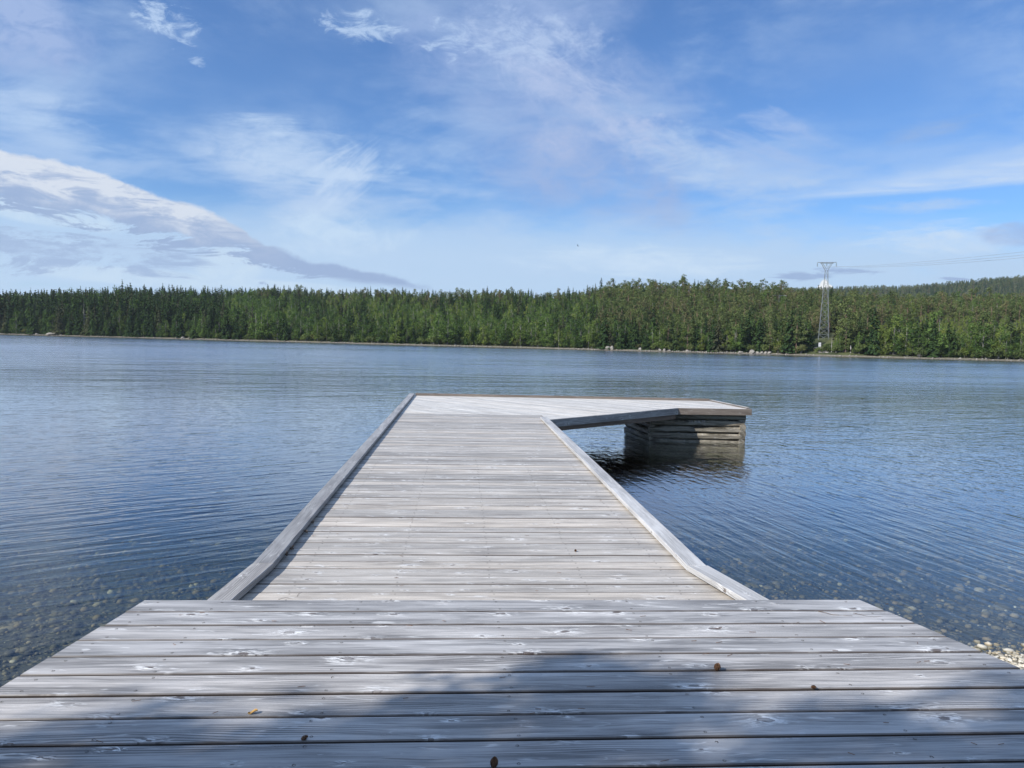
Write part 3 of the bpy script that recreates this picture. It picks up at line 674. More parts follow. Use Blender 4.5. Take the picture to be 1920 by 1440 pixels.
b.beam((ULx(3.3)+.05, 3.30, ZU-0.105), (ULx(-1.5)+.05, -1.5, ZU-0.105), 0.045, 0.148, 61)
b.beam((URx(3.3)-.05, 3.30, ZU-0.105), (URx(-1.5)-.05, -1.5, ZU-0.105), 0.045, 0.148, 62)
local(b.build('joists', M['joist']), up)
def screws(pts, par, label):
    me_v = []; me_f = []
    for i, (px_, py_, pz_) in enumerate(pts):
        b0 = len(me_v); tx, ty = rg.uniform(-.12, .12, 2)
        for r_, z_ in ((0.0056, 0.0002), (0.0048, 0.0008), (0.0026, -0.0006)):
            for q in range(8):
                t = q*math.pi/4; me_v.append((px_+r_*math.cos(t), py_+r_*math.sin(t), pz_+z_+r_*(tx*math.cos(t)+ty*math.sin(t))))
        for r_ in (0, 1):
            for q in range(8):
                p_ = (q+1) % 8; me_f.append((b0+r_*8+q, b0+r_*8+p_, b0+(r_+1)*8+p_, b0+(r_+1)*8+q))
        me_f.append(tuple(b0+16+q for q in range(8)))
    me = bpy.data.meshes.new('screws'); me.from_pydata(me_v, [], me_f); me.update()
    o = link('screws', me, M['screw']); local(o, par); o['kind'] = 'stuff'; return o
screws(scr, up, '')

# --- pier: walkway, angled platform, log crib
pier = empty('pier', (0.15, 11.0, 0.0)); tag(pier, 'long weathered timber pier with kerb rails, its end platform angled right over a log crib', 'pier')
def wlx(y): return -1.10 if y > 4.62 else -1.10-(4.62-y)*0.09
def wrx(y): return 1.42 if y > 4.60 else 1.42+(4.60-y)*0.217
b = MB(); y = 3.05; k = 0; scr = []
YT = 14.25
while y < YT:
    ya, yb = y, min(y+0.1410, YT+0.1)
    pts = [(wlx(ya)-.10, ya), (wrx(ya)+.10, ya), (wrx(yb)+.10, yb), (wlx(yb)-.10, yb)]
    if yb > 13.45: pts = clip_half(pts, (1.585, 13.513), (0.67, -0.74))if False else pts
    z1 = ZL+rg.uniform(-.0018, .0018)
    b.poly_prism(pts, z1-0.028, z1, (1, 0), 100.0+k, 0.003)
    if y < 9:
        for jx in (-0.92, -0.35, 0.2, 0.75, 1.28):
            for fy in (0.025, 0.118): scr.append((jx+rg.uniform(-.01, .01), ya+fy, z1))
    y += 0.1495+rg.uniform(-.001, .001); k += 1
yend = y
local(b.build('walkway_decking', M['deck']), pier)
screws(scr, pier, '')
# platform outline (ccw)
A_ = (1.54, 13.50); B_ = (4.69, 16.32); C_ = (6.31, 16.34); D_ = (6.12, 18.42); E_ = (-1.12, 18.62)
outline = [(-1.20, yend+0.0), (1.56, yend), (A_[0]+(yend-A_[1])*(B_[0]-A_[0])/(B_[1]-A_[1])+0.0, yend), B_, C_, D_, E_, (-1.20, 18.6)]
outline = [(-1.20, yend), (A_[0]+(yend-A_[1])*(B_[0]-A_[0])/(B_[1]-A_[1]), yend), B_, C_, D_, (-1.20, 18.62)]
dirn = np.array([-math.sin(math.radians(42)), math.cos(math.radians(42))]); nrm = np.array([dirn[1], -dirn[0]])
b = MB(); k = 0
t = -14.0
while t < 14.0:
    p0 = nrm*t+np.array([2.5, 16.5]); p1 = nrm*(t+0.1435)+np.array([2.5, 16.5])
    q = clip_half(clip_half(outline, p1, nrm), p0, -nrm)
    if len(q) >= 3:
        ar = sum(q[i][0]*q[(i+1) % len(q)][1]-q[(i+1) % len(q)][0]*q[i][1] for i in range(len(q)))/2
        qq = []
        for pnt in q:
            if not qq or math.hypot(pnt[0]-qq[-1][0], pnt[1]-qq[-1][1]) > 0.004: qq.append(pnt)
        if ar > 0.003 and len(qq) >= 3:
            z1 = ZL+rg.uniform(-.0018, .0018); b.poly_prism(qq, z1-0.028, z1, tuple(dirn), 400.0+k, 0.002)
    t += 0.1495; k += 1
# triangle filling between the walkway boards and the diagonal edge
tri = [(1.525, 13.49), (A_[0]+(yend-A_[1])*(B_[0]-A_[0])/(B_[1]-A_[1]), yend-0.004), (1.525, yend-0.004)]
b.poly_prism(tri, ZL-0.028, ZL, (1, 0), 480, 0.002)
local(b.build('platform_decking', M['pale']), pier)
# kerbs
def kerb(pl_, w, h, mat_, name, wid, zl=0.018):
    """pl_: inner line points; w signed width to the outside"""
    b = MB()
    for i in range(len(pl_)-1):
        (xa_, ya_), (xb_, yb_) = pl_[i], pl_[i+1]
        oa, ob = pl_[i], pl_[i+1]
        # offset perpendicular-ish along x so that pieces mitre on a straight line across
        q = [(xa_, ya_), (xb_, yb_), (xb_+w, yb_), (xa_+w, ya_)]
        ar = sum(q[j][0]*q[(j+1) % 4][1]-q[(j+1) % 4][0]*q[j][1] for j in range(4))
        if ar < 0: q = q[::-1]
        b.poly_prism(q, ZL+zl, ZL+h, (xb_-xa_, yb_-ya_), wid+i, 0.003)
    return local(b.build(name, mat_), pier)
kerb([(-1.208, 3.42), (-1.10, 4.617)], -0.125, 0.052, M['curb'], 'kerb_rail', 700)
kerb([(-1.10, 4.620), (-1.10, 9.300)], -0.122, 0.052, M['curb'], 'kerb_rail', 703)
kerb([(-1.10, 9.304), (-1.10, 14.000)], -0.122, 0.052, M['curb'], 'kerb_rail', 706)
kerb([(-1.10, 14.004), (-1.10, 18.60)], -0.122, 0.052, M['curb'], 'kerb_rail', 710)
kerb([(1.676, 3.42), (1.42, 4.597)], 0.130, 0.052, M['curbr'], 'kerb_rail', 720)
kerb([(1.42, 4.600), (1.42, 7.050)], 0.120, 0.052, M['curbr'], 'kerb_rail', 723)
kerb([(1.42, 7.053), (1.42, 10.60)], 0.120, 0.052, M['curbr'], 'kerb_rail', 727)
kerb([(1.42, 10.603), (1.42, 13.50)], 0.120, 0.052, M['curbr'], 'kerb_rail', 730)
b = MB()
for i, yy_ in enumerate(np.arange(3.7, 18.4, 0.62)):
    xl = wlx(yy_); b = MB(); b.beam((xl-.10, yy_, ZL+.010), (xl-.03, yy_, ZL+.010), 0.09, 0.0165, 760+i); local(b.build('spacer_block', M['joist']), pier)
    if yy_ < 13.3: xr = wrx(yy_); b = MB(); b.beam((xr+.03, yy_, ZL+.010), (xr+.10, yy_, ZL+.010), 0.09, 0.0165, 790+i); local(b.build('spacer_block', M['joist']), pier)
# low kerb along the far edge and the right end
def bar(p, q, w, h, z, mat_, name, wid, seg=1):
    b = MB(); b.beam((p[0], p[1], z), (q[0], q[1], z), w, h, wid, seg=seg); return local(b.build(name, mat_), pier)
bar((-1.08, 18.66), (D_[0]-0.02, D_[1]+0.045), 0.07, 0.052, ZL+0.028, M['fascia'], 'kerb_rail', 741)
bar((D_[0]-0.01, D_[1]+0.0), (C_[0]-0.03, C_[1]+0.03), 0.06, 0.030, ZL+0.017, M['pale'], 'kerb_rail', 742)
# fascia boards
hf = 0.135
def fascia(p, q, wid, zt=ZL-0.002, h=hf, mat_=None, off=0.016):
    d = Vector((q[0]-p[0], q[1]-p[1], 0)).normalized(); n_ = Vector((d.y, -d.x, 0))
    b = MB(); a = Vector((p[0], p[1], zt-h/2))+n_*off; c = Vector((q[0], q[1], zt-h/2))+n_*off
    b.beam(a, c, 0.028, h, wid); return local(b.build('fascia_board', mat_ or M['fascia']), pier)
fascia((1.56, 13.50), (4.695, 16.32), 750, mat_=M['curb'])
fascia((4.705, 16.32), (6.34, 16.34), 751)
fascia((6.335, 16.36), (6.145, 18.46), 752)
fascia((6.12, 18.66), (-1.2, 18.72), 753)
fascia((-1.232, 18.70), (-1.232, 4.62), 754, mat_=M['curb'])
fascia((1.552, 4.62), (1.552, 13.46), 755, mat_=M['curb'])
# main beams under the decks
b = MB(); zb_ = ZL-0.028-0.11
for jx in (-1.10, -0.35, 0.75, 1.43): b.beam((jx, 3.2, zb_), (jx, 18.3 if jx < 1 else 13.4, zb_), 0.09, 0.20, jx)
for off in (0.10, 1.1, 2.3):
    p = Vector((A_[0], A_[1]+0.12, 0))+Vector((-0.667, 0.745, 0))*off; q = Vector((B_[0], B_[1], 0))+Vector((-0.667, 0.745, 0))*off*0.75
    b.beam((p.x, p.y, zb_), (q.x, q.y, zb_), 0.10, 0.21, 20+off)
for yy_ in (16.75, 17.6, 18.4): b.beam((-1.0, yy_, zb_+0.005), (6.1, yy_-0.1, zb_+0.005), 0.08, 0.18, yy_)
local(b.build('support_beams', M['joist']), pier)
for (px_, py_) in ((-0.95, 7.5), (1.28, 7.5), (-0.95, 11.0), (1.28, 11.0), (-0.95, 14.4), (-0.95, 18.2), (1.2, 18.2)):
    b = MB(); b.tube([(px_, py_, float(ground(px_, py_))-0.1), (px_, py_, ZL-0.24)], 0.075, 12, px_*3+py_, True); local(b.build('post', M['joist'], smooth=False), pier)
# log crib
crib_b = [(4.22, 16.62), (6.20, 16.50), (6.08, 18.3), (4.06, 18.3)]
rgc = rng(21)
hts = [0.552, 0.407, 0.262, 0.115, -0.03, -0.175, -0.32, -0.465, -0.61, -0.755, -0.9, -1.05, -1.2]
for side in range(4):
    p = Vector((*crib_b[side], 0)); q = Vector((*crib_b[(side+1) % 4], 0)); d = (q-p).normalized()
    for i, z in enumerate(hts):
        b = MB(); ext = 0.05+rgc.uniform(-.02, .03)
        zz_ = z-(0.072 if side % 2 else 0.0)
        a = p-d*ext+Vector((0, 0, zz_)); c = q+d*ext+Vector((0, 0, zz_+rgc.uniform(-.008, .008)))
        b.beam(a, c, 0.14, 0.128, 800+side*20+i, jit=0.012, seg=9, rg=rgc, bev=0.46)
        local(b.build('crib_log', M['log'], smooth=False), pier)


# ------------------------------------------------------------------ debris on the deck
def cone(name, px, py, L, lab, tilt=0.2, rz=0.0, open_=1.0):
    x_, y_ = hit(px, py, ZU)
    v = []; f = []; ns = 11
    rgx = rng(int(px))
    # core
    for k in range(ns):
        t = k/(ns-1); R_ = 0.42*math.sin(math.pi*(0.12+0.80*t))**0.8*L
        for j in range(8):
            a = j*2*math.pi/8+k*2.4; ca, sa = math.cos(a), math.sin(a); zc = t*L; w = 0.14*L
            tip = (R_*open_, 0, zc+0.05*L+rgx.uniform(-.03, .03)*L)
            b0 = len(v)
            for (r_, s_, z_) in ((0.10*L, -w*.4, zc-0.03*L), (0.10*L, w*.4, zc-0.03*L), (tip[0], w, tip[2]), (tip[0]*1.07, 0, tip[2]+0.035*L), (tip[0], -w, tip[2]), (tip[0]*0.9, 0, tip[2]-0.055*L)):
                v.append((r_*ca-s_*sa, r_*sa+s_*ca, z_))
            f += [(b0, b0+1, b0+2, b0+3), (b0, b0+3, b0+4), (b0, b0+5, b0+1), (b0+1, b0+5, b0+2), (b0+4, b0+5, b0), (b0+2, b0+5, b0+4, b0+3)]
    me = bpy.data.meshes.new(name); me.from_pydata(v, [], f); me.update()
    o = link(name, me, M['conebrown']); o.rotation_euler = (tilt, 0, rz)
    R3 = Euler((tilt, 0, rz)).to_matrix(); mz = min((R3 @ Vector(p)).z for p in v)
    o.location = (x_, y_, ZU-mz); tag(o, lab, 'pine cone'); return o
cone('pine_cone', 1343, 1257, 0.026, 'brown open pine cone standing on the foreground deck, right of centre', 0.35, 0.4, 1.05)
cone('pine_cone', 925, 1440, 0.028, 'brown pine cone at the very bottom edge of the foreground deck', 0.15, 1.0, 0.9)
cone('pine_cone', 1521, 1290, 0.016, 'small crumbled cone scrap by the gap near the right of the foreground deck', 1.4, 0.7, 0.9)
cone('pine_cone', 565, 1389, 0.018, 'dark grey cone scrap on the board gap at lower left of the foreground deck', 1.3, 2.0, 0.9)
# dry pine needles lying about
rgn = rng(88); v = []; f = []
for i in range(70):
    if rgn.random() < 0.6:
        x_ = rgn.uniform(-1.3, 2.0); y_ = rgn.uniform(1.9, 3.3); zz = ZU
    else:
        x_ = rgn.uniform(-1.0, 1.35); y_ = rgn.uniform(4.1, 7.5); zz = ZL
        if rgn.random() < 0.5: x_ = -1.06+rgn.uniform(0, .05)
    a = rgn.normal(0.0, 0.5); L_ = rgn.uniform(.008, .016); w_ = 0.0005; ca, sa = math.cos(a), math.sin(a); b0 = len(v)
    for (p_, q_) in ((-L_, -w_), (L_, -w_), (L_, w_), (-L_, w_)):
        for dz in (0.0018, 0.0032): v.append((x_+p_*ca-q_*sa, y_+p_*sa+q_*ca, zz+dz+0.001*abs(p_)/L_))
    f += [(b0, b0+2, b0+3, b0+1), (b0+2, b0+4, b0+5, b0+3), (b0+4, b0+6, b0+7, b0+5), (b0+6, b0, b0+1, b0+7), (b0+1, b0+3, b0+5, b0+7)]
me = bpy.data.meshes.new('dry_needles'); me.from_pydata(v, [], f); me.update()
tag(link('dry_needles', me, M['conebrown']), 'fine dry needles scattered over the deck boards', kind='stuff')
# dry leaf
x_, y_ = hit(474, 1338, ZU); v = []; f = []
for i in range(7):
    for j in range(5):
        s_ = (i-3)/3; t = (j-2)/2; wd_ = (1-s_*s_)**0.5*0.62+0.03
        v.append((s_*0.014, t*wd_*0.011, 0.004+0.004*t*t+0.0035*math.sin(2.4*s_)+0.001*math.sin(5*t+3*s_)))
for i in range(6):
    for j in range(4): a = i*5+j; f.append((a, a+5, a+6, a+1))
me = bpy.data.meshes.new('dry_leaf'); me.from_pydata(v, [], f); me.update()
o = link('dry_leaf', me, M['leafbrown'], loc=(x_, y_, ZU)); o.rotation_euler = (0, 0, 0.3)
md = o.modifiers.new('thick', 'SOLIDIFY'); md.thickness = 0.0006; tag(o, 'curled yellow brown leaf lying on a lower left board', 'leaf')
def twig(pts, r_, lab, z=ZU):
    b = MB(); P = []
    for i, (px, py) in enumerate(pts):
        q = hit(px, py, z); P.append((q[0], q[1], z+r_+0.001+0.003*math.sin(i*1.7)))
    b.tube(P, [r_*(1-0.6*i/len(P)) for i in range(len(P))], 6); return tag(b.build('twig', M['twig']), lab, 'twig')
twig([(1534, 1147), (1548, 1151), (1560, 1153), (1580, 1154), (1598, 1156)], 0.0014, 'thin dark twig on the second board near the right edge of the foreground deck')
twig([(1600, 1150), (1625, 1157), (1640, 1157), (1660, 1155)], 0.0009, 'hair thin pale twig right of the dark twig on the foreground deck')
twig([(557, 1119), (560, 1114), (566, 1111)], 0.0010, 'short bent twig standing on the pier boards before the step', ZL)
twig([(522, 1124.5), (535, 1122), (548, 1123), (560, 1125)], 0.0009, 'curled twig lying along the last pier board beside the step', ZL)
for k, (px, py) in enumerate(((580, 981), (568, 1000), (537, 1031), (526, 1043))):
    x_, y_ = hit(px, py+2, ZL)
    rgx = rng(40+k); b = MB()
    for j in range(9):
        a = rgx.uniform(0, 6.28); l_ = rgx.uniform(.008, .022)
        c = Vector((-1.10+0.012+rgx.uniform(-.006, .01), y_+rgx.uniform(-.01, .01), ZL+0.008+rgx.uniform(0, .025)))
        b.beam(c, c+Vector((math.cos(a)*l_, math.sin(a)*l_, rgx.uniform(-.006, .01))), 0.008, 0.003, j)
    o = b.build('debris_tuft', M['twig']); tag(o, ['tuft of dry litter caught against the left kerb, farthest of four', 'tuft of dry litter caught against the left kerb, second farthest of four',
        'tuft of dry litter caught against the left kerb, second nearest of four', 'tuft of dry litter caught against the left kerb, nearest of four'][k], 'litter', 'tufts of litter along the left kerb')
cone('pine_cone', 1078, 1034, 0.02, 'tiny dark cone scrap lying alone on the middle of the pier walkway', 1.4, 0.2, 0.9).location.z = ZL+0.008
o = [q for q in bpy.data.objects if q.name.startswith('pine_cone')][-1]; xx_, yy_ = hit(1078, 1034, ZL); o.location.x, o.location.y = xx_, yy_

# ------------------------------------------------------------------ trees
def quads(c, size, nrm_, rg, aspect=1.0):
    """c (n,3) centres; returns verts, faces: one randomly turned quad each"""
    n = len(c)
    nrm_ = nrm_/np.maximum(np.linalg.norm(nrm_, axis=1, keepdims=True), 1e-6)
    t = rg.standard_normal((n, 3)); t -= (t*nrm_).sum(1, keepdims=True)*nrm_; t /= np.maximum(np.linalg.norm(t, axis=1, keepdims=True), 1e-6)
    b = np.cross(nrm_, t); s = size[:, None]
    j = rg.uniform(0.6, 1.2, (n, 4, 1))
    v = np.stack([c-t*s*j[:, 0]*aspect, c-b*s*j[:, 1], c+t*s*j[:, 2]*aspect, c+b*s*j[:, 3]], 1).reshape(-1, 3)
    f = np.arange(n*4).reshape(n, 4); return v, f
def taper(pts, rads, n=6):
    b = MB(); b.tube(pts, rads, n); return np.array(b.v), b.f
def np_from(b, name, smooth=True):
    return b.mesh(name, smooth)
def spruce(seed, q=1.0, ragged=0.25, narrow=1.0):
    rg = rng(seed); C = []; S = []; Nn = []; K = []
    H_ = 1.0; lv = 26; w0 = rg.uniform(0.19, 0.235)*narrow
    for i in range(lv):
        t = 0.03+0.95*(i/(lv-1)); R_ = w0*(1-t)**0.78*(1-0.25*np.exp(-t*14))
        R_ *= rg.uniform(1-ragged, 1+ragged*0.5); nb = max(4, int(11*(1-t)+4))
        for k in range(nb):
            a = rg.uniform(0, 6.283); L = R_*rg.uniform(0.75, 1.2); m_ = max(2, int(7*q*(L/w0)+2))
            r = np.linspace(0.25, 1, m_)*L; z = t-0.28*r-0.9*r*r/w0*0.3+0.02*rg.standard_normal()
            r_ = r+rg.normal(0, .006, m_)
            C.append(np.stack([r_*np.cos(a), r_*np.sin(a), z+rg.normal(0, .006, m_)], 1)); S.append(rg.uniform(0.020, 0.037, m_)*(1.15-0.5*t))
            Nn.append(np.stack([np.cos(a)*0.5+rg.normal(0, .35, m_), np.sin(a)*0.5+rg.normal(0, .35, m_), np.full(m_, 0.8)], 1)); K.append(np.full(m_, rg.random()))
    zt = np.linspace(0.93, 1.0, 5); C.append(np.stack([zt*0, zt*0, zt], 1)); S.append(np.full(5, 0.011)); Nn.append(rg.standard_normal((5, 3))); K.append(np.full(5, .5))
    C = np.concatenate(C); S = np.concatenate(S); Nn = np.concatenate(Nn); K = np.concatenate(K)
    C[:, 2] = np.maximum(C[:, 2], 0.02)
    v, f = quads(C, S, Nn, rg)
    crown = mesh_np('spruce_crown', v, f, {'clump': np.repeat(K, 4)}); crown.materials.append(M['spruce'])
    b = MB(); b.tube([(0, 0, -0.03), (0, 0, 0.5), (0, 0, 0.985)], [0.016, 0.010, 0.002], 6); tr = b.mesh('spruce_trunk', True); tr.materials.append(M['bark_dark'])
    return crown, tr
def lobed(seed, lobes, q, leaf, matn, trunkfn, name):
    rg = rng(seed); C = []; S = []; Nn = []; K = []
    for (cx, cy, cz, r1_, r2_) in lobes:
        n = int(q*(r1_*r1_)/(0.1*0.1)); d = rg.standard_normal((n, 3)); d /= np.linalg.norm(d, axis=1, keepdims=True)
        rad = rg.uniform(0.45, 1.08, (n, 1))**0.6
        C.append(np.array([cx, cy, cz])+d*rad*np.array([r1_, r1_, r2_])+rg.normal(0, .008, (n, 3))); S.append(rg.uniform(0.6, 1.25, n)*leaf)
        Nn.append(d*0.7+rg.normal(0, .5, (n, 3))+np.array([0, 0, .35])); K.append(np.clip(rg.random()+rg.normal(0, .12, n), 0, 1))
    C = np.concatenate(C); S = np.concatenate(S); Nn = np.concatenate(Nn); K = np.concatenate(K)
    v, f = quads(C, S, Nn, rg); crown = mesh_np(name+'_crown', v, f, {'clump': np.repeat(K, 4)}); crown.materials.append(M[matn])
    return crown
def limbs(b, lobes, z0, r0, tilt=0.0, every=1):
    for (cx, cy, cz, r1_, r2_) in lobes[::every]:
        zb = z0+(cz-z0)*0.45; b.tube([(tilt*zb, 0, zb), (cx*0.5, cy*0.5, (zb+cz)/2+0.01), (cx*0.9, cy*0.9, cz)], [r0*0.45, r0*0.3, r0*0.12], 5)
def birch(seed, q=55):
    rg = rng(seed); L = []
    for i in range(19):
        t = i/18; z = 0.16+0.74*t; R_ = 0.27*math.sin(math.pi*(0.22+0.68*t))**0.6
        a = rg.uniform(0, 6.283); r = R_*rg.uniform(0.35, 0.95); rr_ = rg.uniform(0.075, 0.125)*(1.15-0.5*t)
        L.append((r*math.cos(a), r*math.sin(a), z+rg.uniform(-.03, .03), rr_, rr_*rg.uniform(0.8, 1.15)))
    L.append((0, 0, 0.93, 0.05, 0.07))
    c = lobed(seed+1, L, q, 0.021, 'birch', None, 'birch')
    b = MB(); b.tube([(0, 0, -0.03), (0.006, 0, 0.4), (0, 0.004, 0.7), (0, 0, 0.92)], [0.010, 0.008, 0.005, 0.002], 6); limbs(b, L, 0.2, 0.007, 0, 2)
    tr = b.mesh('birch_trunk', True); tr.materials.append(M['bark_grey']); return c, tr
def pine(seed, q=60):
    rg = rng(seed); L = []
    for i in range(20):
        t = i/19; z = 0.30+0.64*t+rg.uniform(-.02, .02); R_ = 0.22*math.sin(math.pi*(0.22+0.70*t))**0.6
        a = rg.uniform(0, 6.283); r = R_*rg.uniform(0.3, 1.0); rr_ = rg.uniform(0.065, 0.11)*(1.1-0.35*t)
        L.append((r*math.cos(a), r*math.sin(a), z, rr_, rr_*rg.uniform(0.40, 0.65)))
    L.append((0, 0, 0.955, 0.04, 0.045))
    c = lobed(seed+1, L, q, 0.019, 'pine', None, 'pine')
    b = MB(); b.tube([(0, 0, -0.03), (0.005, 0, 0.45), (0, 0.006, 0.75), (0, 0, 0.94)], [0.013, 0.010, 0.006, 0.002], 6); limbs(b, L, 0.38, 0.008, 0, 2)
    for i in range(6):
        a = rg.uniform(0, 6.28); z = rg.uniform(.15, .42); b.tube([(0, 0, z), (0.06*math.cos(a), 0.06*math.sin(a), z-0.01)], [0.004, 0.0015], 4)
    tr = b.mesh('pine_trunk', True); tr.materials.append(M['bark_red']); return c, tr
def shrub(seed, q=70):
    rg = rng(seed); L = []
    for i in range(11):
        a = rg.uniform(0, 6.283); r = rg.uniform(0, 0.45); rr_ = rg.uniform(0.18, 0.30)
        L.append((r*math.cos(a), r*math.sin(a), 0.30+0.45*rg.random()*(1-r*r*1.6), rr_, rr_*0.85))
    c = lobed(seed+1, L, 9, 0.062, 'shrub', None, 'shrub')
    b = MB()
    for (cx, cy, cz, _, _) in L[::2]: b.tube([(cx*.15, cy*.15, -0.05), (cx*0.7, cy*.7, cz)], [0.022, 0.008], 5)
    st = b.mesh('shrub_stems', True); st.materials.append(M['bark_grey']); return c, st
PRO = {'spruce': [spruce(100+i, 1.0, 0.22+0.08*(i % 3), 0.85+0.12*(i % 4)) for i in range(5)],
       'pine': [pine(200+i*2) for i in range(5)],
       'birch': [birch(300+i*2) for i in range(5)],
       'shrub': [shrub(400+i*2) for i in range(4)]}
_b = []
for cr_, tr_ in PRO['birch']:
    c2 = cr_.copy(); c2.materials[0] = M['young']; _b.append((c2, tr_))
PRO['birch'] += _b
def deadtree(seed):
    rg = rng(seed); b = MB(); b.tube([(0, 0, -.03), (0.01, 0, .5), (0, 0.01, 1.0)], [0.016, 0.010, 0.002], 6)
    for i in range(22):
        z = rg.uniform(.25, .97); a = rg.uniform(0, 6.28); l_ = 0.15*(1.1-z)*rg.uniform(.5, 1.1)+0.02
        b.tube([(0, 0, z), (l_*math.cos(a), l_*math.sin(a), z-0.1*l_)], [0.004, 0.001], 4)
    m_ = b.mesh('dead_trunk', True); m_.materials.append(M['deadwood']); return m_
DEAD = [deadtree(500), deadtree(501)]

rg = rng(77)
UT, _ = uv(1550, 600)
cand = []      # (kind, x, y, z, height, variant, rot)
def pxof(x, y, z):
    c = RC.T @ np.array([x, y, z-HC]); return 960+F*c[0]/-c[2], 720-F*c[1]/-c[2]
def place():
    s = 3.0; row = 0
    while s < 150:
        step = (2.3 if s < 5 else 1.9)+s*0.008
        for xx in np.arange(-230, 205, step):
            x = xx+rg.uniform(-.5, .5)*step+(row % 2)*step/2
            y = float(yshore(x))+s+rg.uniform(-.5, .5)*2.0
            px, _ = pxof(x, y, 3.0)
            if px < -60 or px > 1985: continue
            z = float(ground(x, y)); r = rg.random(); k = None
            sl = np.clip(px, 0, 1920); nz = math.sin(x*0.11+s*0.07)+0.6*math.sin(x*0.27-s*0.13)
            if abs(px-1546) < 26-0.10*s and s < 34: continue       # clearing below the pylon
            if sl < 420:
                k = 'spruce' if r < 0.90 or s > 10 and r < .96 else 'birch'; h = rg.uniform(9.8, 12.6)
                if s < 5: h *= 0.70
            elif sl < 1120:
                pb = 0.70-0.25*(s > 55)+0.18*np.sign(nz)
                k = 'birch' if r < pb else ('spruce' if r < 0.93 or s < 60 else 'pine')
                h = rg.uniform(3.9, 6.4) if k == 'birch' else rg.uniform(4.0, 6.8)
                if s > 75: k = 'spruce' if r < .55 else ('pine' if r < .9 else 'birch'); h = rg.uniform(4.6, 6.6)
            elif sl < 1640 or s > 48 and sl < 1700:
                k = 'pine' if (s > 22 and r < 0.72) or r < 0.25 else ('spruce' if r < 0.82 else 'birch')
                h = rg.uniform(5.0, 7.8) if k != 'birch' else rg.uniform(4.2, 6.2)
            else:
                if 12 < s < 62: k = 'birch' if r < 0.86 else 'pine'; h = rg.uniform(2.4, 4.0)
                elif s <= 12: k = 'birch' if r < 0.45 else ('spruce' if r < .85 else 'pine'); h = rg.uniform(4.8, 7.8)
                else: k = 'pine' if r < .8 else 'birch'; h = rg.uniform(5.0, 7.4)
            if sl < 640: h *= float(np.interp(sl, [240, 420], [1.0, 0.76])) if sl < 420 else float(np.interp(sl, [420, 600], [1.42, 1.0]))
            if s < 9 and sl > 430: h *= rg.uniform(0.85, 1.35)
            if s > 85: h *= rg.uniform(0.82, 1.18)
            h *= 1.0-0.34*rg.random()**2
            vi = int(rg.integers(5))
            if k == 'birch' and ((sl > 1640 and 8 < s < 66) or (sl > 600 and rg.random() < 0.16)): vi += 5
            cand.append((k, x, y, z, h, vi, rg.uniform(0, 6.28), px, s))
        s += 1.9+s*0.016; row += 1
place()
# bushes and young birches right along the shore
for px in np.arange(-40, 1960, 7.0):
    for rep in range(2):
        p = px+rg.uniform(-5, 5); x, _ = hit(p, 627+51*p/1920, 0.0); y = float(yshore(x))+rg.uniform(2.4, 4.6)+rep*1.3; z = float(ground(x, y))
        if abs(p-1538) < 10 and rep == 0: continue
        if rg.random() < 0.72: cand.append(('shrub', x, y, z, rg.uniform(0.9, 2.3)*(0.45 if abs(p-1538) < 12 else 1), int(rg.integers(4)), rg.uniform(0, 6.28), p, y-float(yshore(x))))
        elif abs(p-1546) > 24: cand.append(('birch', x, y, z, rg.uniform(2.6, 5.2), int(rg.integers(5)), rg.uniform(0, 6.28), p, y-float(yshore(x))))
LAB = {'spruce': ('spruce tree', 'spruces in the wood across the lake'), 'pine': ('pine tree', 'pines in the wood across the lake'),
       'birch': ('birch tree', 'birches in the wood across the lake'), 'shrub': ('shrub', 'shrubs along the far shore')}
LABT = {'spruce': ['tall dark spruce in the dense stand at the left end of the far shore', 'slim dark spruce among birches in the middle of the far shore', 'dark spruce among pines toward the right of the far shore'],
        'pine': ['open crowned pine among spruces at the left of the far shore', 'olive green pine in the middle of the far wood', 'olive green pine with reddish trunk toward the right of the far wood'],
        'birch': ['light green birch before the dark spruces at the left of the far shore', 'rounded green birch in the middle of the far shore', 'light green birch toward the right of the far shore'],
        'shrub': ['low green shrub at the water line on the left of the far shore', 'low green shrub at the water line in the middle of the far shore', 'low green shrub at the water line on the right of the far shore']}
LIM = {'spruce': 300, 'pine': 300, 'birch': 300, 'shrub': 300}
rest = {k: [] for k in LIM}
for kind in LIM:
    lst = [c for c in cand if c[0] == kind]
    lst.sort(key=lambda c: -(c[4]/c[2])*(1.0 if c[8] < 60 else 0.8)*(1.25 if c[8] < 14 else 1.0))
    main, oth = lst[:LIM[kind]], lst[LIM[kind]:]
    rest[kind] = oth
    vn = len(PRO[kind])
    for c in main:
        _, x, y, z, h, vi, rz, px, s = c; vi %= vn
        e = empty(LAB[kind][0].replace(' ', '_'), (x, y, z-0.05), rz, h)
        if kind == 'shrub': e.scale = (h*0.95, h*0.95, h)
        zone = 0 if px < 430 else (1 if px < 1120 else 2)
        tag(e, LABT[kind][zone], LAB[kind][0], LAB[kind][1]+(' at left', ' in the middle', ' at right')[zone])
        cr, tr = PRO[kind][vi]
        a = bpy.data.objects.new('crown', cr); COL.objects.link(a); a.parent = e
        a = bpy.data.objects.new('stems' if kind == 'shrub' else 'trunk', tr); COL.objects.link(a); a.parent = e
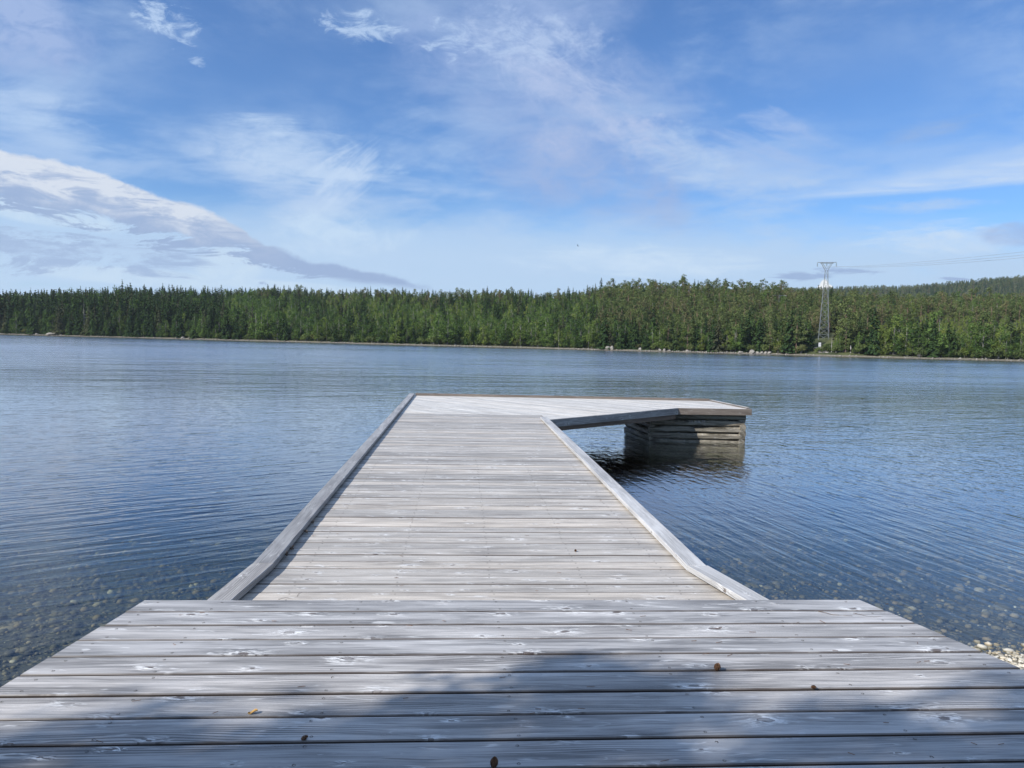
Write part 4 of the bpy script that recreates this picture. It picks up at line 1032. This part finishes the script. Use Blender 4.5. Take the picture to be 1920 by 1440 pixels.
# dead and bare trees that stand out
for px, s, h, lab in ((147, 4.0, 9.0, 'bare grey dead spruce amid the dark spruces at the left of the far shore'), (1758, 10, 5.6, 'bleached dead trunk among light green birches at the right of the far shore'),
                      (1395, 5, 5.5, 'grey dead tree behind the boulders right of centre on the far shore'), (1218, 4.5, 4.2, 'small bare grey tree above the boulders in the middle of the far shore'),
                      (1573, 3.5, 3.6, 'short pale snag right of the white sign board on the far shore')):
    x, _ = hit(px, 627+51*px/1920, 0.0); y = float(yshore(x))+s; e = empty('dead_tree', (x, y, float(ground(x, y))-.05), px, h)
    tag(e, lab, 'dead tree'); a = bpy.data.objects.new('trunk', DEAD[px % 2]); COL.objects.link(a); a.parent = e

def gn_forest(name, pts, protos, lab):
    """scatter stuff: points with rot, size, which -> instances of the joined tree meshes"""
    colp = bpy.data.collections.new(name+'_kinds')
    for i, me in enumerate(protos):
        o = bpy.data.objects.new('%s_kind_%02d' % (name, i), me); colp.objects.link(o)
    P = np.array([p[:3] for p in pts], np.float32)
    me = bpy.data.meshes.new(name); me.vertices.add(len(P)); me.vertices.foreach_set('co', P.ravel())
    for nm_, col_ in (('rot', 3), ('size', 4)):
        a = me.attributes.new(nm_, 'FLOAT', 'POINT'); a.data.foreach_set('value', np.array([p[col_] for p in pts], np.float32))
    a = me.attributes.new('which', 'INT', 'POINT'); a.data.foreach_set('value', np.array([p[5] for p in pts], np.int32))
    o = link(name, me); tag(o, lab, kind='stuff')
    ng = bpy.data.node_groups.new(name, 'GeometryNodeTree')
    ng.interface.new_socket('Geometry', in_out='INPUT', socket_type='NodeSocketGeometry'); ng.interface.new_socket('Geometry', in_out='OUTPUT', socket_type='NodeSocketGeometry')
    gi = ng.nodes.new('NodeGroupInput'); gout = ng.nodes.new('NodeGroupOutput')
    ci = ng.nodes.new('GeometryNodeCollectionInfo'); ci.inputs[0].default_value = colp; ci.inputs[1].default_value = True; ci.inputs[2].default_value = True
    ip = ng.nodes.new('GeometryNodeInstanceOnPoints'); L = ng.links
    L.new(gi.outputs[0], ip.inputs['Points']); L.new(ci.outputs[0], ip.inputs['Instance']); ip.inputs['Pick Instance'].default_value = True
    def attr(n_, t_):
        q = ng.nodes.new('GeometryNodeInputNamedAttribute'); q.data_type = t_; q.inputs[0].default_value = n_; return q.outputs[0]
    L.new(attr('which', 'INT'), ip.inputs['Instance Index'])
    cx = ng.nodes.new('ShaderNodeCombineXYZ'); L.new(attr('rot', 'FLOAT'), cx.inputs[2]); L.new(cx.outputs[0], ip.inputs['Rotation'])
    L.new(attr('size', 'FLOAT'), ip.inputs['Scale']); L.new(ip.outputs[0], gout.inputs[0])
    md = o.modifiers.new('scatter', 'NODES'); md.node_group = ng
    return o
def joined(pr):
    out = []
    for cr, tr in pr:
        nv = len(cr.vertices); v = np.empty(nv*3, np.float32); cr.vertices.foreach_get('co', v)
        f = np.empty(len(cr.loops), np.int32); cr.loops.foreach_get('vertex_index', f)
        k = np.empty(nv, np.float32); cr.attributes['clump'].data.foreach_get('value', k)
        tv = np.array([p.co[:] for p in tr.vertices], np.float32); tq = [tuple(i+nv for i in p.vertices) for p in tr.polygons if len(p.vertices) == 4]
        f4 = f.reshape(-1, 4); me = mesh_np('tree', np.concatenate([v.reshape(-1, 3), tv]), [f4, np.array(tq)], {'clump': np.concatenate([k, np.zeros(len(tv))])})
        me.materials.append(cr.materials[0]); me.materials.append(tr.materials[0])
        mi = np.zeros(len(me.polygons), np.int32); mi[len(f4):] = 1; me.polygons.foreach_set('material_index', mi); out.append(me)
    return out
JO = {k: joined(v) for k, v in PRO.items()}
for kind, lab in (('spruce', 'mass of dark spruces farther back in the wood across the lake'), ('pine', 'mass of olive pines up the slope of the wood across the lake'), ('birch', 'mass of light green birches in the wood across the lake')):
    pts = [(c[1], c[2], c[3]-.1, c[6], c[4], c[5] % len(JO[kind])) for c in rest[kind]]
    gn_forest(kind+'_wood', pts, JO[kind], lab)
# far hill
rg = rng(99); pts = []
for y in np.arange(330, 900, 6.5):
    for x in np.arange(y*0.22, y*0.80, 5.2):
        xx, yy = x+rg.uniform(-3, 3), y+rg.uniform(-3.5, 3.5); h = rg.uniform(5.0, 8.5)
        pts.append((xx, yy, float(ground(xx, yy))-.2, rg.uniform(0, 6.28), h, int(rg.integers(10))))
gn_forest('hill_wood', pts, JO['pine'][:5]+JO['spruce'][:5], 'far off wood covering the higher hill at right')
rg = rng(98); pts = []
for y in np.arange(0, 170, 6.0):
    for x in np.arange(-330, -120, 5.0):
        xx = x+rg.uniform(-2, 2); yy = float(yshore(xx))+5+y; pts.append((xx, yy, float(ground(xx, yy))-.2, rg.uniform(0, 6.28), rg.uniform(8, 11), int(rg.integers(5))))
pts = [p for p in pts if pxof(p[0], p[1], 5)[0] < -60]
gn_forest('outer_spruce_wood', pts, JO['spruce'], 'spruce wood beyond the left edge of the view')

# trees standing behind the viewer: they cast the dappled shade on the near deck
def near_tree(tx, h, seed, lab, n=40):
    """pine whose open crown throws its broken shade round x = tx on the near deck"""
    rg = rng(seed); k = 6.1-ZU; x, y = tx+SUN.x/SUN.z*k, 1.35+SUN.y/SUN.z*k; z0 = float(ground(x, y)); L = []
    while len(L) < n:
        sx, sy = tx+rg.uniform(-1.15, 1.15), rg.uniform(-0.6, 3.05)
        edge = 2.56+0.24*math.sin(sx*2.1+0.6)+0.12*math.sin(sx*5.3)
        if rg.random() > float(sstep((edge-sy)/0.45+0.35)): continue
        z = rg.uniform(4.4, 7.6); rr_ = rg.uniform(0.13, 0.27)
        L.append((sx+SUN.x/SUN.z*(z-ZU)-x, sy+SUN.y/SUN.z*(z-ZU)-y, z-z0, rr_, rr_*0.5))
    for i in range(16):
        t = i/15; z = h*(0.78+0.2*t); a = rg.uniform(0, 6.283); q = h*0.10*(1.1-t)*rg.uniform(.3, 1); rr_ = rg.uniform(.15, .3); L.append((q*math.cos(a), q*math.sin(a)-0.3, z, rr_, rr_*.5))
    C = []; S = []; Nn = []; K = []
    for (cx, cy, cz, r1_, r2_) in L:
        n_ = 150; d = rg.standard_normal((n_, 3)); d /= np.linalg.norm(d, axis=1, keepdims=True); C.append(np.array([cx, cy, cz])+d*rg.uniform(.1, 1.15, (n_, 1))*np.array([r1_, r1_, r2_])); S.append(rg.uniform(.02, .045, n_)); Nn.append(d+rg.normal(0, .6, (n_, 3))); K.append(np.full(n_, rg.random()))
    v, f = quads(np.concatenate(C), np.concatenate(S), np.concatenate(Nn), rg)
    e = empty('pine_tree', (x, y, z0-.05)); tag(e, lab, 'pine tree')
    link('crown', mesh_np('crown', v, f, {'clump': np.repeat(np.concatenate(K), 4)}), M['pine'], e)
    b = MB(); b.tube([(0, 0, -.2), (0.05, 0, h*.4), (0, .05, h*.75), (0, 0, h*.95)], [.13, .10, .06, .02], 12); limbs(b, L, h*.34, .05, 0, 2)
    b.build('trunk', M['bark_red'], e, True)
near_tree(-1.9, 7.6, 901, 'outermost left pine on the near shore behind the viewer', 25)
near_tree(-0.3, 7.8, 902, 'second pine from the left on the near shore behind the viewer', 19)
near_tree(1.1, 7.5, 903, 'third pine from the left on the near shore behind the viewer', 25)
near_tree(2.5, 7.4, 904, 'pine nearest the deck on the near shore behind the viewer', 24)

# ------------------------------------------------------------------ boulders on the far shore
def rock_mat():
    m_, g, out = mat('granite'); p = g.new('ShaderNodeTexCoord').outputs['Object']
    n = g.noise(p, 3.0, 5, 0.6); n2 = g.noise(p, 14.0, 4, 0.6)
    c = g.mix(g.ss(n, 0.35, 0.65), (0.16, 0.15, 0.135), (0.29, 0.27, 0.24)); c = g.mix(g.ss(n2, 0.55, 0.75, 0, .6), c, (0.16, 0.15, 0.13))
    principled(g, out, c, 0.85, g.bump(n2, 0.4, 0.1), 0.3); return m_
M['rock'] = rock_mat()
def boulder(px, w, h, lab, s=1.2, seed=0, grp='boulders along the far shore', name='boulder', up_=0.0):
    rg = rng(600+seed); bv, bf = ICO[2]
    q = bv.copy()
    for _ in range(7):                                   # chop with random planes for flat faces
        n_ = rg.standard_normal(3); n_ /= np.linalg.norm(n_); d = q@n_; c_ = rg.uniform(.55, .85); q = q-np.maximum(d-c_, 0)[:, None]*n_
    q = q*np.array([w/2, w/2*rg.uniform(.7, 1), h*0.62])
    x, _ = hit(px, 627+51*px/1920, 0.0); y = float(yshore(x))+s
    me = mesh_np(name, q, bf); o = link(name, me, M['rock'], loc=(x, y, float(ground(x, y))+h*0.30+up_)); o.rotation_euler = (0, 0, rg.uniform(0, 6))
    return tag(o, lab, 'boulder' if name == 'boulder' else 'rock', grp)
BO = [(97, 4.6, .75, 'broad pale sloping rock slab at the water edge near the left end'), (62, 1.0, .5, 'small grey boulder left of the pale slab on the far shore'), (338, 1.3, .55, 'largest pale boulder in the left third of the far shore'),
      (325, .9, .4, 'small pale boulder just left of the largest one in the shore\'s left third'), (352, .8, .35, 'flat pale boulder just right of the largest one in the shore\'s left third'), (1122, .5, .35, 'small rounded boulder left of the leaning boulder pair at mid far shore'), (1141, 1.25, .85, 'left boulder of the big leaning pair at mid far shore'), (1148, .9, .95, 'right boulder of the big leaning pair at mid far shore'),
      (1199, .9, .8, 'steep boulder with a dark cleft right of the leaning pair on the far shore'), (1236, .7, .6, 'rounded boulder between the cleft boulder and the long low one'), (1245, .8, .6, 'pale angular boulder touching the rounded one right of centre on the far shore'), (1256, .7, .4, 'low boulder right of the pale angular one on the far shore'),
      (1293, 1.3, .5, 'long low boulder alone under dark trees right of centre on the far shore'), (1393, .7, .5, 'leftmost boulder of the cluster left of the white sign board'), (1397, .6, .4, 'small boulder in front in the cluster left of the white sign board'), (1418, 1.3, .85, 'largest boulder of the cluster left of the white sign board'), (1430, .9, .5, 'middle boulder right of the largest in the cluster left of the sign board'), (1439, .9, .5, 'fifth boulder from the left in the cluster left of the sign board'),
      (1447, .8, .5, 'tilted boulder in the right half of the cluster left of the sign board'), (1454, .9, .65, 'rightmost pointed boulder of the cluster left of the white sign board')]
for i, (px, w, h, lab) in enumerate(BO): boulder(px, w*1.0, h*1.0, lab, 1.1 if px != 97 else 1.6, i)
rg = rng(31); xs = []; ys = []
for px in np.arange(-20, 1950, 2.2):
    if rg.random() < (0.85 if (1040 < px < 1470 or px < 120 or 600 < px < 760) else 0.45):
        x, _ = hit(px, 627+51*px/1920, 0.0); xs.append(x); ys.append(float(yshore(x))+rg.uniform(0.1, 1.4))
xs, ys = np.array(xs), np.array(ys)
tag(link('shore_stones', stones('shore_stones', xs, ys, rg.uniform(.07, .22, len(xs)), rg, 1, 0.3, 0.7), M['rock']), 'pale stones strewn along the far water line', kind='stuff')

# ------------------------------------------------------------------ pylon, poles, wires, sign, bird
YP = 158.0
top = at(1550.5, 492, YP); base = at(1547, 634, YP); zb0 = float(ground(base.x, base.y))
H_p = top.z; xc = top.x
py = empty('power_pylon', (xc, YP, 0)); tag(py, 'grey steel lattice pylon with V-shaped head and crossarm rising above the far wood', 'pylon')
rot = math.radians(-22)
def loc2(dx, dy, z): return (dx*math.cos(rot)-dy*math.sin(rot), dx*math.sin(rot)+dy*math.cos(rot), z)
zw = at(1550, 507, YP).z; zg = base.z-0.6
b = MB()
def half(z): t = (z-zg)/(zw-zg); return 1.05*(1-t)+0.26*t
for sx in (-1, 1):
    for sy in (-1, 1):
        b.beam(loc2(sx*half(zg), sy*half(zg), zg-0.5), loc2(sx*half(zw), sy*half(zw), zw), 0.06, 0.06)
nb = 11
zl = [zg+(zw-zg)*(1-(1-k/nb)**1.0) for k in range(nb+1)]
for k in range(nb):
    za, zc = zl[k], zl[k+1]; ha, hb = half(za), half(zc)
    for (ax, ay, bx, by) in ((-1, -1, 1, -1), (1, -1, 1, 1), (1, 1, -1, 1), (-1, 1, -1, -1)):
        b.beam(loc2(ax*ha, ay*ha, za), loc2(bx*hb, by*hb, zc), 0.028, 0.028); b.beam(loc2(bx*ha, by*ha, za), loc2(ax*hb, ay*hb, zc), 0.028, 0.028)
        b.beam(loc2(ax*hb, ay*hb, zc), loc2(bx*hb, by*hb, zc), 0.028, 0.028)
local_ = lambda o: o
b.build('lattice_tower', M['steel'], py)
zt = top.z; wv2 = 1.0
b = MB()
for s_ in (-1, 1):
    for sy in (-1, 1):
        b.beam(loc2(s_*0.26, sy*0.26, zw), loc2(s_*wv2*1.15, sy*0.14, zt-0.05), 0.08, 0.08)
        b.beam(loc2(s_*0.02, sy*0.2, zw+0.25), loc2(s_*wv2*0.85, sy*0.14, zt-0.05), 0.06, 0.06)
    for k in range(4):
        t = 0.15+k*0.22; b.beam(loc2(s_*(0.26+(wv2*1.15-.26)*t), -.2, zw+(zt-zw)*t), loc2(s_*(0.02+(wv2*.85-.02)*min(1, t+.15)), .2, zw+(zt-zw)*min(1, t+.15)), 0.04, 0.04)
b.build('v_frame', M['steel'], py)
b = MB(); hw = 1.85
for sy in (-.14, .14):
    b.beam(loc2(-hw, sy, zt), loc2(hw, sy, zt), 0.09, 0.09); b.beam(loc2(-hw*.7, sy, zt-0.22), loc2(hw*.7, sy, zt-0.22), 0.04, 0.04)
for k in range(16):
    t0 = -hw*.7+k*(1.4*hw/16); b.beam(loc2(t0, .14, zt-.22*(k % 2)), loc2(t0+1.4*hw/16, -.14, zt-.22*((k+1) % 2)), 0.035, 0.035)
b.build('crossarm', M['steel'], py)
INS = []
for dx in (-hw, 0, hw):
    b = MB(); z0 = zt-.05; q = loc2(dx, 0, 0)
    P = [(q[0], q[1], z0)]; Rr = [0.02]
    for k in range(9):
        P += [(q[0], q[1], z0-.15-k*.06), (q[0], q[1], z0-.17-k*.06)]; Rr += [0.03, 0.085]
    P.append((q[0], q[1], z0-.80)); Rr.append(0.03)
    b.tube(P, Rr, 8); b.build('insulator', M['insul'], py); INS.append(Vector((xc+q[0], YP+q[1], z0-.8)))
# conductors: rise to the right over the lake towards a line beyond the frame; others leave through the wood
ends = [at(1925, 452, 62.0), at(1925, 458, 62.0), at(1925, 463, 62.0)]
for i, (p, q) in enumerate(zip(INS, ends)):
    b = MB(); P = []
    q2 = p+(q-p)*1.9
    q2.z = p.z+(q.z-p.z)*1.9+1.2
    for k in range(41):
        t = k/40; P.append((p.x+(q2.x-p.x)*t, p.y+(q2.y-p.y)*t, p.z+(q2.z-p.z)*t-4*1.5*t*(1-t)))
    b.tube(P, 0.013, 5); tag(b.build('power_line', M['wire']), ['leftmost wire from the pylon, strung to the upper right', 'middle wire from the pylon, strung to the upper right', 'wire from the right tip of the pylon crossarm, strung to the upper right'][i], 'wire', 'wires from the pylon')
# T-pole in the wood
Y2 = 205.0; t2 = at(1461, 554, Y2); e = empty('power_pole', (t2.x, t2.y, 0)); tag(e, 'small pale H pole with a long crossarm in the wood left of the pylon', 'power pole')
z0 = float(ground(t2.x, t2.y)); b = MB()
b.tube([(0, 0, z0), (0, 0, t2.z)], .11, 8); b.build('pole', M['deadwood'], e)
b = MB(); b.beam((-2.0, 0, t2.z), (2.0, 0, t2.z), .16, .16); b.build('crossarm', M['deadwood'], e)
for dx in (-1.9, 0.25, 1.9):
    b = MB(); b.tube([(dx, 0, t2.z-.08), (dx, 0, t2.z-.55)], .06, 8); b.build('insulator', M['insul'], e)
# sign
xs_, _ = hit(1537, 668, 0); ys_ = float(yshore(xs_))+3.2; sg = at(1537, 648, ys_)
e = empty('sign_board', (sg.x, sg.y, 0)); tag(e, 'tall white sign board on two wooden posts at the far shore below the pylon', 'sign')
g0 = float(ground(sg.x, sg.y))
for dx in (-.17, .20):
    b = MB(); b.beam((dx, 0.04, g0-.1), (dx, 0.04, sg.z+.55), .09, .07); b.build('post', M['post'], e)
b = MB(); b.beam((0, 0, sg.z-.58), (0, 0, sg.z+.60), .48, .03, up=(0, 1, 0)); b.build('panel', M['white'], e)
b = MB()
for dz, w in ((.30, .22), (-.05, .10), (-.34, .20)): b.beam((-w/2, -.02, sg.z+dz), (w/2, -.02, sg.z+dz), .012, .10)
b.build('lettering', M['ink'], e)
# stub post right of the sign
xq, _ = hit(1574, 668, 0); yq = float(yshore(xq))+2.8; zq = float(ground(xq, yq)); b = MB(); b.tube([(xq, yq, zq-.2), (xq+.03, yq, zq+.8), (xq, yq, zq+1.5)], [.12, .10, .07], 8)
tag(b.build('tree_stump', M['deadwood'], smooth=True), 'pale broken stump to the right of the white sign board', 'stump')
# rock outcrop under the pylon
for i, (px, py_, w, h, lab) in enumerate(((1536, 636, 2.4, .55, 'pinkish ledge of bare rock left under the pylon feet'), (1552, 633, 2.6, .6, 'pinkish ledge of bare rock right under the pylon feet'), (1543, 641, 1.5, .6, 'steep bare rock face above the white sign board'), (1551, 653, .9, .4, 'small bare rock beside the white sign board'))):
    p = at(px, py_, 152.0-1.6*i); p.z = float(ground(p.x, p.y))+.12; o = boulder(px, w, h, lab, 1, 40+i, 'bare rock ledges under the pylon', 'rock_ledge'); o.location = (p.x, p.y, p.z-h*.2)
# small bird
p = at(1083, 461, 60.0); v = [(0, .10, 0), (0, -.10, 0), (.03, .02, .015), (-.03, .02, .015), (0, 0, -.03), (.26, -.03, .07), (.24, -.10, .08), (-.26, -.03, .07), (-.24, -.10, .08), (.03, -.05, .01), (-.03, -.05, .01), (.04, -.17, 0), (-.04, -.17, 0)]
f = [(0, 2, 3), (0, 4, 2), (0, 3, 4), (1, 9, 4), (1, 4, 10), (2, 4, 9), (3, 10, 4), (2, 9, 10, 3), (2, 5, 6, 9), (3, 10, 8, 7), (9, 1, 11), (10, 12, 1), (1, 12, 11)]
me = bpy.data.meshes.new('bird'); me.from_pydata(v, [], f); me.update(); o = link('bird', me, M['bird'], loc=p); o.rotation_euler = (.1, .5, 1.1); o.scale = (.55,)*3
tag(o, 'tiny dark bird in flight in the open sky above the wood', 'bird')

# ------------------------------------------------------------------ air
hz = bpy.data.meshes.new('haze'); X0, X1, Y0, Y1, Z0, Z1 = -1505, 1505, -305, 1505, -12, 150
hz.from_pydata([(X0, Y0, Z0), (X1, Y0, Z0), (X1, Y1, Z0), (X0, Y1, Z0), (X0, Y0, Z1), (X1, Y0, Z1), (X1, Y1, Z1), (X0, Y1, Z1)], [],
    [(3, 2, 1, 0), (4, 5, 6, 7), (0, 1, 5, 4), (1, 2, 6, 5), (2, 3, 7, 6), (3, 0, 4, 7)])
hz.update(); hm, g, out = mat('air_haze')
pv = g.new('ShaderNodeVolumePrincipled'); pv.inputs['Color'].default_value = (0.80, 0.89, 1.0, 1); pv.inputs['Density'].default_value = 0.00014; pv.inputs['Anisotropy'].default_value = 0.2
g.t.links.new(pv.outputs[0], out.inputs['Volume'])
tag(link('haze', hz, hm), 'thin blue air over the lake and hills', kind='stuff')
